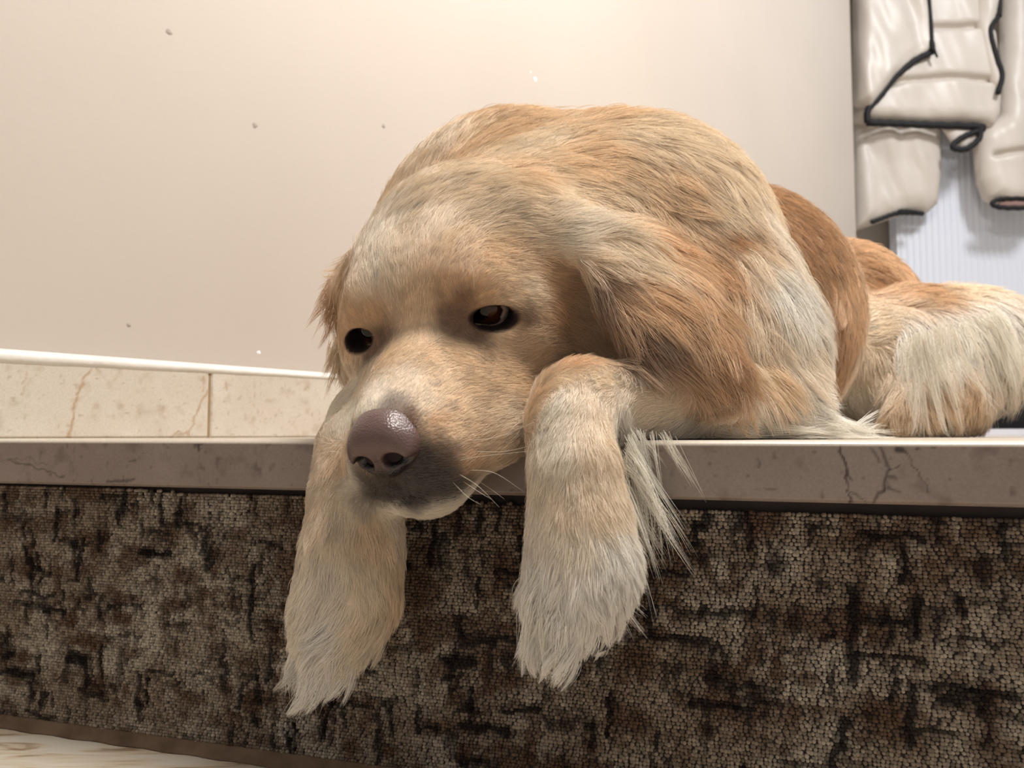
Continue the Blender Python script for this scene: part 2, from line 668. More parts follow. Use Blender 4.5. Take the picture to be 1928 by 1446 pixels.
# the carpet: every loop of the pile is geometry, tinted by the woven pattern
pit = 0.19
off = -(REC + 0.25)
S0, S1 = max(edge_s(-170, off)[0], np.dot(isect(WL + wnrm * 0.3, wdir, A + enrm * (-off - 0.3), edir) - A, edir)) , LEN - 0.5
ztop = -SLAB_T - 0.2
nu = int((S1 - S0) / pit); nv = int((ztop - RISER_Z - 0.15) / (pit * 0.98))
iu, iv = np.meshgrid(np.arange(nu), np.arange(nv), indexing='ij')
cu = S0 + (iu + np.random.default_rng(3).random(nv)[None, :] + 0.06 * np.sin(iv * 0.7 + iu * 0.05)) * pit; cv = RISER_Z + 0.2 + iv * pit * 0.98
cu = cu.ravel() + rng.normal(0, 0.045, cu.size); cv = cv.ravel() + rng.normal(0, 0.014, cv.size)
zt_ = -SLAB_T - 0.62 + 0.4 * np.clip((edge_s(1300, off)[0] - cu) / (edge_s(1300, off)[0] - edge_s(0, off)[0]), 0, 1)
ok_ = cv < zt_
cu, cv = cu[ok_], cv[ok_]
qc = np.stack([cu, cv], 1)
c_tan, c_lt, c_br, c_dk = (np.array(lin(*c)) for c in ((138, 124, 108), (174, 164, 149), (88, 67, 52), (28, 22, 22)))
t1 = fbm(qc, 0.35, 40, 4)
colr = c_tan[None] + (c_lt - c_tan)[None] * np.clip((t1 - 0.42) * 3, 0, 1)[:, None]
t2 = fbm(qc * np.array([1.0, 1.6]), 0.42, 61, 3)
colr += (c_br[None] - colr) * (0.8 * np.clip((t2 - 0.50) * 5, 0, 1))[:, None]


def dashes(n, lu, lv, amt, seed, target):
    """woven bars of random place and size"""
    global colr
    r = np.random.default_rng(seed)
    jit = np.stack([fbm(qc, 1.8, seed, 2), fbm(qc, 1.8, seed + 1, 2)], 1) - 0.5
    for _ in range(n):
        c = np.array([r.uniform(S0, S1), r.uniform(RISER_Z, ztop)])
        a, b = lu * r.uniform(0.5, 1.5), lv * r.uniform(0.6, 1.5)
        near = (np.abs(qc[:, 0] - c[0]) < a + 1) & (np.abs(qc[:, 1] - c[1]) < b + 1)
        if not near.any():
            continue
        d = qc[near] - c + jit[near] * 0.8
        e = np.maximum(np.abs(d[:, 0]) - a, np.abs(d[:, 1]) - b)
        m = np.clip(0.5 - e / 0.22, 0, 1) * amt * r.uniform(0.55, 1)
        colr[near] += (target[None] - colr[near]) * m[:, None]


dashes(230, 1.1, 0.3, 0.75, 1, c_br)
dashes(230, 0.3, 0.9, 0.75, 2, c_br)
dashes(150, 0.28, 0.8, 0.6, 6, c_lt)
dashes(230, 1.1, 0.17, 0.95, 3, c_dk)
dashes(400, 0.17, 0.8, 0.97, 4, c_dk)
# bars that stand out in the weave
for (x0, y0, x1, y1, wd) in ((1595, 1110, 1592, 1280, .3), (1600, 1235, 1720, 1245, .2), (1700, 1290, 1690, 1400, .22), (1880, 990, 1885, 1050, .25), (1630, 1005, 1730, 1010, .25), (1225, 1078, 1290, 1080, .2),
                             (1715, 1125, 1710, 1190, .25), (1415, 1100, 1412, 1165, .18), (1200, 1200, 1330, 1205, .18), (1300, 1325, 1400, 1330, .2), (1790, 1120, 1795, 1160, .22), (1740, 1290, 1900, 1310, .18), (1560, 1400, 1550, 1446, .25), (1330, 970, 1320, 990, .35),
                             (150, 940, 150, 975, .2), (165, 1020, 160, 1090, .2), (240, 920, 238, 970, .3), (310, 935, 312, 985, .22), (120, 960, 110, 1020, .2), (485, 1065, 482, 1200, .22), (60, 1030, 62, 1060, .2), (150, 1020, 155, 1060, .2), (25, 1265, 85, 1270, .25), (180, 1255, 182, 1290, .22),
                             (820, 985, 815, 1060, .25), (905, 960, 900, 1000, .3), (940, 1075, 985, 1080, .25), (840, 1240, 890, 1245, .35), (470, 1290, 460, 1330, .2), (635, 1320, 620, 1380, .2), (870, 1365, 960, 1375, .3), (1110, 1360, 1115, 1400, .25), (270, 1040, 330, 1046, .25), (1040, 1050, 1080, 1055, .2)):
    p0, p1 = on_edge(x0, y0, off), on_edge(x1, y1, off)
    wob = np.stack([fbm(qc, 1.4, 90, 2), fbm(qc, 1.4, 91, 2)], 1) - 0.5
    d = seg_dist(qc + wob * 0.5, p0, p1)
    colr += (c_dk[None] - colr) * (np.clip(1.4 - d / wd, 0, 1) * 0.9)[:, None]
colr *= rng.uniform(0.62, 1.3, len(colr))[:, None]
# one loop: a low dome
ring = [(math.cos(t), math.sin(t)) for t in np.linspace(0, 2 * math.pi, 7)[:-1]]
dome = np.array([(0.55 * a, 0.55 * b, 0.0) for a, b in ring] + [(0.47 * a, 0.47 * b, 0.55) for a, b in ring] + [(0, 0, 0.85)])
df = []
for i in range(6):
    j = (i + 1) % 6
    df.append([i, j, 6 + j, 6 + i])
dft = [[6 + i, 6 + (i + 1) % 6, 12] for i in range(6)]
ns = len(qc)
hz = rng.uniform(0.75, 1.3, ns) * pit
cb = A - enrm * off * -1 if False else A + enrm * (-off)
P0 = np.stack([cb[0] + edir[0] * cu, cb[1] + edir[1] * cu, cv], 1)
sx = rng.uniform(0.95, 1.3, ns) * pit
VV = (P0[:, None, :] + (dome[None, :, 0] * sx[:, None])[..., None] * e3 + (dome[None, :, 1] * sx[:, None])[..., None] * z3 + (dome[None, :, 2] * hz[:, None])[..., None] * n3e)
bi = (np.arange(ns) * 13)[:, None, None]
fq = (np.array(df)[None] + bi).reshape(-1, 4).tolist()
ft = (np.array(dft)[None] + bi).reshape(-1, 3).tolist()
M_pile = attr_mat('carpet_pile', 'tint', rough=0.95, spec=0.1, nscale=2500, namount=0.2)
car = empty('carpet', tuple(np.array([*cb, RISER_Z]) * CM))
tag(car, 'brown and taupe loop pile carpet covering the riser of the step', 'carpet')
pile = mesh_obj('pile', VV.reshape(-1, 3), fq + ft, M_pile, car, smooth=True)
pile['kind'] = 'stuff'
set_colors(pile, 'tint', np.repeat(np.clip(colr, 0.003, 0.9), 13, axis=0))
pa, pb = cb + edir * S0, cb + edir * S1
v, f = prism([tuple(pa), tuple(pb), tuple(pb + enrm * .24), tuple(pa + enrm * .24)], RISER_Z + 0.02, ztop - 0.45)
mesh_obj('backing', v, f, M_dark, car)

# lower floor with pale worn marble
M_floor, nt, b = new_mat('lower_floor_marble')
tc = N(nt, 'ShaderNodeTexCoord')
mp = N(nt, 'ShaderNodeMapping')
mp.inputs['Rotation'].default_value = (0, 0, 0.35)
mp.inputs['Scale'].default_value = (9, 42, 9)
nz = N(nt, 'ShaderNodeTexNoise', Scale=1.3, Detail=7.0, Distortion=1.2)
cr = N(nt, 'ShaderNodeValToRGB')
cr.color_ramp.elements[0].position = 0.40
cr.color_ramp.elements[0].color = (*lin(146, 124, 102), 1)
cr.color_ramp.elements[1].position = 0.55
cr.color_ramp.elements[1].color = (*lin(206, 198, 184), 1)
e = cr.color_ramp.elements.new(0.47); e.color = (*lin(198, 182, 160), 1)
nt.links.new(tc.outputs['Object'], mp.inputs['Vector'])
nt.links.new(mp.outputs[0], nz.inputs['Vector'])
nt.links.new(nz.outputs[0], cr.inputs[0])
nt.links.new(cr.outputs[0], b.inputs['Base Color'])
b.inputs['Roughness'].default_value = 0.4
v, f = prism([(-160, -60), (120, -60), (120, 90), (-160, 90)], RISER_Z - 3, RISER_Z)
fl = mesh_obj('floor_lower', v, f, M_floor)
tag(fl, 'pale veined stone floor at the foot of the step', 'floor', kind='structure')
# brown carpet lip lying on the lower floor against the riser
lip_c = np.array(lin(112, 92, 74))
vs, fs = [], []
ls = np.linspace(S0, S1, 140)
for s in ls:
    c = cb + edir * s
    for dn, z in ((-0.1, 0.8), (0.2, 0.6), (0.4, 0.3), (0.7 + 0.08 * math.sin(s * 1.7), 0.08), (0.8 + 0.08 * math.sin(s * 1.7), 0.0), (-0.1, 0.0)):
        p = c - enrm * dn
        vs.append((p[0], p[1], RISER_Z + 0.01 + z))
for i in range(len(ls) - 1):
    for j in range(6):
        j2 = (j + 1) % 6
        fs.append([i * 6 + j, (i + 1) * 6 + j, (i + 1) * 6 + j2, i * 6 + j2][::-1])
mesh_obj('carpet_hem', vs, fs, noise_mat('brown_hem', lin(118, 98, 80), lin(84, 64, 48), scale=60, rough=0.95, amount=0.8, bump=0.4, bscale=700), car, smooth=True)

# ------------------------------------------------------------------ the dog: one continuous body
def axis(lo, hi, segs):
    out = [lo]
    for end, st in segs:
        n = max(1, int(round((end - out[-1]) / st)))
        out += list(np.linspace(out[-1], end, n + 1)[1:])
    return out


G = Field(axis(-17, 62, [(-14.5, .3), (7, .19), (20, .3), (62, .45)]),
          axis(33, 116, [(35, .3), (55, .19), (68, .33), (116, .5)]),
          axis(-17, 31, [(-5, .24), (14, .19), (31, .32)]))

# head frame (cm): L to the dog's left, F along the muzzle, U up through the skull
YAW, TILT, ROLL = math.radians(14), math.radians(32), math.radians(7.5)
hf = np.array([-math.sin(YAW) * math.cos(TILT), -math.cos(YAW) * math.cos(TILT), -math.sin(TILT)])
hl0 = np.array([math.cos(YAW), -math.sin(YAW), 0.0])
hu0 = np.cross(hl0, -hf); hu0 = -np.cross(hf, hl0) if hu0[2] < 0 else hu0
hl = hl0 * math.cos(ROLL) + hu0 * math.sin(ROLL)
hu = hu0 * math.cos(ROLL) - hl0 * math.sin(ROLL)
HE = P(803, 606, 45.0)                                   # midway between the eyes
HA = np.stack([hl, hf, hu])


def H(l, f, u):
    return HE + l * hl + f * hf + u * hu


def rotH(deg_out, deg_up=0.0):
    """axes turned outward about U by deg_out (towards +L)"""
    a = math.radians(deg_out); b = math.radians(deg_up)
    f = hf * math.cos(a) + hl * math.sin(a)
    l = hl * math.cos(a) - hf * math.sin(a)
    f2 = f * math.cos(b) + hu * math.sin(b)
    u2 = hu * math.cos(b) - f * math.sin(b)
    return np.stack([l, f2, u2])


# --- trunk, from the shoulders back to the haunch
G.ell((0.5, 64, 12), (12.3, 11, 14.2), k=3)
G.ell((10.5, 60.5, 11.5), (10.0, 10, 12.6), k=4)
G.ell((7, 58, 6), (12.5, 10, 7), k=4)
G.ell((14, 56, 6), (7, 6.5, 7), k=4)
G.ell((22, 82, 12), (12.6, 16, 13.6), k=3)
G.cone((7, 64, 11.5), (21, 80, 12), 11, 11, k=3)
G.ell((41, 100, 12.5), (9.6, 12, 12.0), k=3)
G.cone((22, 84, 11), (40, 100, 11), 11, 10.5, k=3)
# hind leg folded beside the body
G.cone((37, 86, 8.5), (47.5, 84, 9.6), 6.6, 5.6, k=1.5)
G.cone((42, 85, 13.5), (49.5, 84, 11.5), 2.6, 3.8, k=2.0)
G.cone((50.0, 83, 8.5), (55.5, 81, 11.0), 4.6, 3.2, k=2.0)
G.ell((42.5, 83, 4.5), (6.8, 6.0, 5.0), k=2.0)
G.cone((43, 80, 4.0), (38, 77, 2.0), 3.2, 1.6, k=2.5)
# elbow and upper arm of the near foreleg
G.cone((13, 57, 9), P(1425, 760, 51.5), 6.0, 3.4, k=3)
G.ell(P(1470, 806, 53), (4.5, 3.5, 1.2), k=2)
# neck
G.cone(H(0.5, -8.5, -0.5), (6, 61, 13), 7.0, 10.5, k=3)
G.cone(H(1.5, -6.0, -4.5), (8, 57, 7), 5.5, 8.0, k=3)

# --- skull
G.ell(H(0, -5.6, 0.7), (5.6, 6.6, 4.9), HA, k=2.0)
G.ell(H(0, -2.2, 0.9), (4.7, 3.4, 3.1), HA, k=2.0)
for s in (-1, 1):
    G.ell(H(2.75 * s, -0.75, 1.55), (1.75, 1.5, 1.2), HA, k=1.2)       # brows
    G.ell(H(4.2 * s, -3.4, -2.0), (2.9, 4.2, 3.6), HA, k=2.0)          # cheeks
    G.ell(H(3.9 * s, -4.4, -4.0), (2.4, 4.0, 2.6), HA, k=2.0)
# --- muzzle
G.cone(H(0, -1.0, -2.6), H(0, 7.5, -3.1), 3.4, 2.45, k=1.6)
G.ell(H(0, 4.0, -1.7), (2.0, 5.2, 1.7), HA, k=1.2)
for s in (-1, 1):
    G.ell(H(2.0 * s, 5.6, -4.5), (1.9, 3.2, 2.3), HA, k=1.1)         # lips
    G.ell(H(2.9 * s, 1.6, -4.1), (2.0, 3.6, 2.5), HA, k=1.6)
    G.ell(H(3.5 * s, 2.6, -5.3), (2.1, 3.9, 2.1), HA, k=1.4)
    G.ell(H(1.3 * s, 7.8, -4.3), (1.6, 1.35, 1.8), HA, k=0.7)
G.cone(H(0, 0.0, -5.8), H(0, 6.0, -6.1), 3.4, 2.5, k=0.9)            # lower jaw
G.ell(H(-0.2, 6.9, -6.25), (2.9, 1.9, 1.3), HA, k=0.8)
# mouth line and groove under the nose
for s in (-1, 1):
    G.cone(H(0.25 * s, 9.15, -5.9), H(2.9 * s, 7.4, -6.6), 0.13, 0.15, k=0.3, op='cut')
    G.cone(H(2.9 * s, 7.4, -6.6), H(4.8 * s, 3.0, -6.9), 0.15, 0.12, k=0.3, op='cut')
G.cone(H(0, 9.4, -3.9), H(0, 9.15, -5.9), 0.14, 0.14, k=0.25, op='cut')
# seat of the nose pad
G.ell(H(0, 8.0, -2.35), (1.6, 1.0, 1.45), HA, k=0.6)

# --- eyes: lids bulge over the ball, then a slit is cut
EYE_R = 1.3
EYES = {}
for s in (-1, 1):
    c = H(3.42 * s, -1.1, 0.0)
    ax = rotH(24 * s, -6)
    EYES[s] = (c, ax)
    G.ell(c, (1.66, 1.56, 1.5), ax, k=0.7)
    G.ell(c + ax[1] * 0.35 + ax[2] * 0.75, (1.5, 1.15, 0.62), ax, k=0.5)
for s in (-1, 1):
    c, ax = EYES[s]
    G.ell(c, (EYE_R + .02,) * 3, k=0.0, op='cut')
    b = math.radians(-15 * s)
    A2 = np.stack([ax[0] * math.cos(b) + ax[2] * math.sin(b), ax[1], ax[2] * math.cos(b) - ax[0] * math.sin(b)])
    G.ell(c + ax[1] * 1.2 - ax[2] * 0.02, (1.2, 1.5, 0.68), A2, k=0.15, op='cut')
    G.ell(c + ax[1] * 0.9 - s * ax[0] * 0.95 - ax[2] * 0.16, (0.55, 0.7, 0.26), A2, k=0.15, op='cut')

# --- ears
def flap(pts, wid, thick, nrm, k=0.8):
    """row of flattened lobes"""
    for i in range(len(pts) - 1):
        a, b = np.asarray(pts[i]), np.asarray(pts[i + 1])
        for t in np.linspace(0, 1, 4)[: 3 if i < len(pts) - 2 else 4]:
            p = a + (b - a) * t
            w_ = wid[i] + (wid[i + 1] - wid[i]) * t
            d = (b - a) / np.linalg.norm(b - a)
            n = nrm - d * (nrm @ d); n /= np.linalg.norm(n)
            sd = np.cross(d, n)
            G.ell(p, (w_, max(w_ * .75, 1.0), thick), np.stack([sd, d, n]), k=k)


G.cone(H(5.0, -6.5, 2.6), P(1190, 480, 46.4), 2.2, 1.6, k=2.5)
EAR_L = [P(1165, 455, 46.4), P(1215, 525, 45.0), P(1270, 610, 44.0), P(1330, 695, 43.6), P(1372, 755, 43.8)]
flap(EAR_L, [2.8, 3.2, 3.0, 2.3, 1.1], 0.55, np.array([0.35, -0.92, 0.2]))
EAR_R = [H(-5.2, -5.5, 2.2), P(660, 540, 53), P(668, 640, 53.5), P(672, 700, 53.5)]
flap(EAR_R, [1.8, 1.9, 1.6, 1.2], 0.7, np.array([-0.85, -0.5, 0.1]))

# --- near foreleg: forearm on the slab under the cheek, bent over the edge
elbow = P(1425, 758, 51.0)
fore = [elbow, P(1330, 765, 48.0), P(1210, 757, 44.8), P(1100, 756, 42.2), P(1068, 800, 40.4), P(1080, 880, 39.3), P(1090, 980, 39.0), P(1095, 1060, 38.9), P(1080, 1120, 38.8)]
G.chain(fore, [3.0, 2.7, 2.15, 1.95, 1.9, 2.0, 2.25, 2.45, 2.4], k=1.0)
G.ell(P(1078, 745, 41.2), (1.9, 1.6, 1.5), k=0.9)
TOES_L = [(P(1050, 1110, 38.3), P(1018, 1215, 37.9)), (P(1078, 1115, 37.6), P(1062, 1225, 37.2)), (P(1108, 1100, 38.0), P(1100, 1172, 37.6)), (P(1138, 1075, 38.9), P(1145, 1108, 38.6))]
for a, b in TOES_L:
    G.cone(a, b, 1.2, 0.75, k=0.3)
# --- far foreleg hanging behind the chin
fore2 = [P(760, 800, 54.0), P(705, 800, 48.0), P(680, 850, 45.2), P(672, 930, 44.0), P(665, 1030, 43.4), P(655, 1120, 43.2), P(640, 1170, 43.0)]
G.chain(fore2, [3.2, 2.5, 2.3, 2.35, 2.5, 2.55, 2.3], k=1.0)
TOES_R = [(P(605, 1150, 43.0), P(575, 1245, 42.7)), (P(630, 1160, 42.2), P(600, 1275, 41.9)), (P(660, 1160, 42.4), P(645, 1255, 42.1)), (P(695, 1140, 43.2), P(690, 1205, 43.0))]
for a, b in TOES_R:
    G.cone(a, b, 1.25, 0.75, k=0.3)

# --- the slab carries the body: flatten it there
Xg = G.ax[0][:, None, None]; Yg = G.ax[1][None, :, None]; Zg = G.ax[2][None, None, :]
dist_in = (Xg - EL[0]) * enrm[0] + (Yg - EL[1]) * enrm[1]            # >0 behind the edge
slab_sd = np.maximum(-(dist_in + 0.03), Zg - 0.04) + 0 * G.g
G.g = np.maximum(G.g, -slab_sd.astype(np.float32))
BV, BF = G.mesh()
BV = relax(BV, BF, 3, 0.5)
# keep the largest connected surface
lab = np.arange(len(BV))
for _ in range(400):
    m = lab[BF].min(1)
    new = lab.copy()
    for k in range(4):
        np.minimum.at(new, BF[:, k], m)
    new = new[new]
    if (new == lab).all():
        break
    lab = new
main = np.bincount(lab).argmax()
keep = lab == main
remap = np.cumsum(keep) - 1
BF = remap[BF[keep[BF].all(1)]]
BV = BV[keep]
tri = np.vstack([BF[:, [0, 1, 2]], BF[:, [0, 2, 3]]])
fn = np.cross(BV[tri[:, 1]] - BV[tri[:, 0]], BV[tri[:, 2]] - BV[tri[:, 0]])
vol = (np.einsum('ij,ij->i', BV[tri[:, 0]], fn)).sum()
if vol < 0:
    BF = BF[:, ::-1]; tri = tri[:, ::-1]; fn = -fn
VN = np.zeros_like(BV)
for k in range(3):
    np.add.at(VN, tri[:, k], fn)
VN /= np.linalg.norm(VN, axis=1)[:, None] + 1e-9
print('dog body verts', len(BV), 'faces', len(BF), flush=True)

M_skin = attr_mat('dog_skin', 'tint', rough=0.85, spec=0.15, nscale=400, namount=0.12)
dog = empty('dog', tuple(np.array([10, 60, 0.0]) * CM))
tag(dog, 'golden retriever lying with its chin over the step edge, forelegs hanging down', 'dog')
body = mesh_obj('body', BV, BF, M_skin, dog, smooth=True)

# --- eyeballs
M_eye, nt, b = new_mat('dog_eye')
a = N(nt, 'ShaderNodeAttribute', attribute_name='tint')
nt.links.new(a.outputs['Color'], b.inputs['Base Color'])
b.inputs['Roughness'].default_value = 0.08
b.inputs['Specular IOR Level'].default_value = 0.35
b.inputs['Coat Weight'].default_value = 0.0
b.inputs['Coat Roughness'].default_value = 0.02
for s in (-1, 1):
    c, ax = EYES[s]
    gaze = rotH(-5 if s > 0 else -16, 3)[1]
    nu_, nv_ = 40, 28
    vs, fs = [], []
    for i in range(nv_ + 1):
        th = math.pi * i / nv_
        for j in range(nu_):
            ph = 2 * math.pi * j / nu_
            vs.append((math.sin(th) * math.cos(ph), math.sin(th) * math.sin(ph), math.cos(th)))
    for i in range(nv_):
        for j in range(nu_):
            j2 = (j + 1) % nu_
            fs.append([i * nu_ + j, (i + 1) * nu_ + j, (i + 1) * nu_ + j2, i * nu_ + j2])
    vs = np.array(vs)
    ang = np.degrees(np.arccos(np.clip(vs @ gaze, -1, 1)))
    col = np.where((ang < 20)[:, None], np.array(lin(8, 6, 6)), np.where((ang < 55)[:, None], np.array(lin(50, 27, 16)), np.where((ang < 60)[:, None], np.array(lin(30, 20, 16)), np.array(lin(190, 170, 158)))))
    rr = EYE_R * (1 + 0.06 * np.clip(1 - (ang / 50) ** 2, 0, 1))
    o = mesh_obj('eye', c + vs * rr[:, None], fs, M_eye, dog, smooth=True)
    set_colors(o, 'tint', col)

# --- nose pad
NC = H(0, 9.35, -2.25)
NS = 1.0
NG = Field(np.arange(NC[0] - 3, NC[0] + 3, .075), np.arange(NC[1] - 3, NC[1] + 3, .075), np.arange(NC[2] - 3, NC[2] + 3, .075))


def HN(l, f, u):
    return NC + NS * (l * hl + f * hf + u * hu)


up_ax = rotH(0, 0)
NG.ell(HN(0, -0.25, 0.05), (1.750, 1.242, 1.458), HA, k=0.3)
NG.ell(HN(0, -1.0, 0.75), (1.242, 1.296, 0.756), HA, k=0.6)
for s in (-1, 1):
    NG.ell(HN(1.02 * s, 0.05, -0.22), (0.778, 1.026, 0.886), HA, k=0.35)
    NG.ell(HN(0.55 * s, 0.35, 0.45), (0.810, 0.756, 0.756), HA, k=0.5)
NG.ell(HN(0, 0.55, -0.45), (0.540, 0.594, 0.918), HA, k=0.35)
NG.ell(HN(0, 0.1, -1.15), (0.918, 0.756, 0.540), HA, k=0.4)
for s in (-1, 1):
    NG.ell(HN(0.80 * s, 1.05, -0.42), (0.50, 0.95, 0.46), rotH(18 * s, 0), k=0.2, op='cut')
    NG.cone(HN(0.95 * s, 0.85, -0.55), HN(1.75 * s, 0.35, -0.78), 0.24, 0.14, k=0.2, op='cut')
NG.cone(HN(0, 1.15, -0.35), HN(0, 0.85, -1.7), 0.07, 0.10, k=0.18, op='cut')
nvv, nff = NG.mesh()
nvv = relax(nvv, nff, 2, 0.5)
t_ = np.vstack([nff[:, [0, 1, 2]], nff[:, [0, 2, 3]]])
n_ = np.cross(nvv[t_[:, 1]] - nvv[t_[:, 0]], nvv[t_[:, 2]] - nvv[t_[:, 0]])
if np.einsum('ij,ij->i', nvv[t_[:, 0]] - NC, n_).sum() < 0:
    nff = nff[:, ::-1]
M_nose, nt, b = new_mat('nose_leather')
a = N(nt, 'ShaderNodeAttribute', attribute_name='tint')
tc = N(nt, 'ShaderNodeTexCoord')
vo = N(nt, 'ShaderNodeTexVoronoi', Scale=950.0)
nt.links.new(tc.outputs['Object'], vo.inputs['Vector'])
bp = N(nt, 'ShaderNodeBump', Strength=0.35, Distance=0.0006)
nt.links.new(vo.outputs['Distance'], bp.inputs['Height'])
nt.links.new(bp.outputs[0], b.inputs['Normal'])
nt.links.new(a.outputs['Color'], b.inputs['Base Color'])
b.inputs['Roughness'].default_value = 0.33
b.inputs['Specular IOR Level'].default_value = 0.6
nose = mesh_obj('nose', nvv, nff, M_nose, dog, smooth=True)
loc = (nvv - NC) @ HA.T
nn = fbm(loc + 20, 1.3, 5, 3)
pink = np.array(lin(102, 78, 74)); brn = np.array(lin(54, 41, 41)); drk = np.array(lin(30, 24, 27))
m = np.clip(0.5 + (loc[:, 2] * 0.55 + 0.15) + (nn - 0.5) * 1.2, 0, 1)
ncol = brn[None] + (pink - brn)[None] * m[:, None]
m2 = np.clip((-loc[:, 2] - 0.75) * 2.5 + (nn - .5), 0, 1)
ncol += (drk[None] - ncol) * m2[:, None]
for s in (-1, 1):
    dn = np.linalg.norm((loc - np.array([0.85 * s, 0.6, -0.5])) / np.array([0.6, 1.0, 0.5]), axis=1)
    ncol += (np.array(lin(20, 15, 17))[None] - ncol) * np.clip((1.05 - dn) * 4, 0, 1)[:, None]
set_colors(nose, 'tint', ncol)

# --- paw pads
M_pad = noise_mat('dark_paw_pad', lin(52, 44, 44), lin(34, 28, 29), scale=90, rough=0.6, bump=0.4, bscale=700)
for c, r_ in ((P(1118, 1206, 37.9), (.85, .7, .55)), (P(1158, 1136, 38.4), (.75, .8, .5)), (P(1085, 1236, 38.0), (.6, .6, .45))):
    vs, fs = [], []
    for i in range(13):
        for j in range(18):
            th, ph = math.pi * i / 12, 2 * math.pi * j / 18
            vs.append(c + np.array([r_[0] * math.sin(th) * math.cos(ph), r_[1] * math.sin(th) * math.sin(ph), r_[2] * math.cos(th)]))
    for i in range(12):
        for j in range(18):
            fs.append([i * 18 + j, (i + 1) * 18 + j, (i + 1) * 18 + (j + 1) % 18, i * 18 + (j + 1) % 18])
    mesh_obj('paw_pad', vs, fs, M_pad, dog, smooth=True)

# --- claws
M_claw = noise_mat('dark_claw', lin(40, 34, 34), lin(24, 20, 20), scale=60, rough=0.35)
for toes in (TOES_L, TOES_R):
    for a, b in toes:
        d = (b - a) / np.linalg.norm(b - a)
        p0 = b + d * 0.4 + np.array([0.1, -0.1, 0])
        pts = smooth_line([p0, p0 + d * 0.75 + np.array([0.12, 0.05, 0]), p0 + d * 1.35 + np.array([0.42, 0.25, 0.08])], 7)
        v_, f_ = tube(pts, np.linspace(0.32, 0.05, 7), 8)
        mesh_obj('claw', v_, f_, M_claw, dog, smooth=True)

# ------------------------------------------------------------------ fur, groomed with strokes laid on the body
FC = {'white': lin(254, 250, 243), 'cream': lin(251, 239, 221), 'pale': lin(246, 227, 201), 'gold': lin(236, 208, 174), 'tan': lin(222, 185, 146),
      'rust': lin(180, 138, 98), 'brown': lin(130, 99, 78), 'dark': lin(60, 52, 51), 'grey': lin(150, 132, 120)}
FC = {k: np.array(v) for k, v in FC.items()}
bvh = BVHTree.FromPolygons(BV.tolist(), BF.tolist())
CAMP = np.array([0, 0, CAM_H])
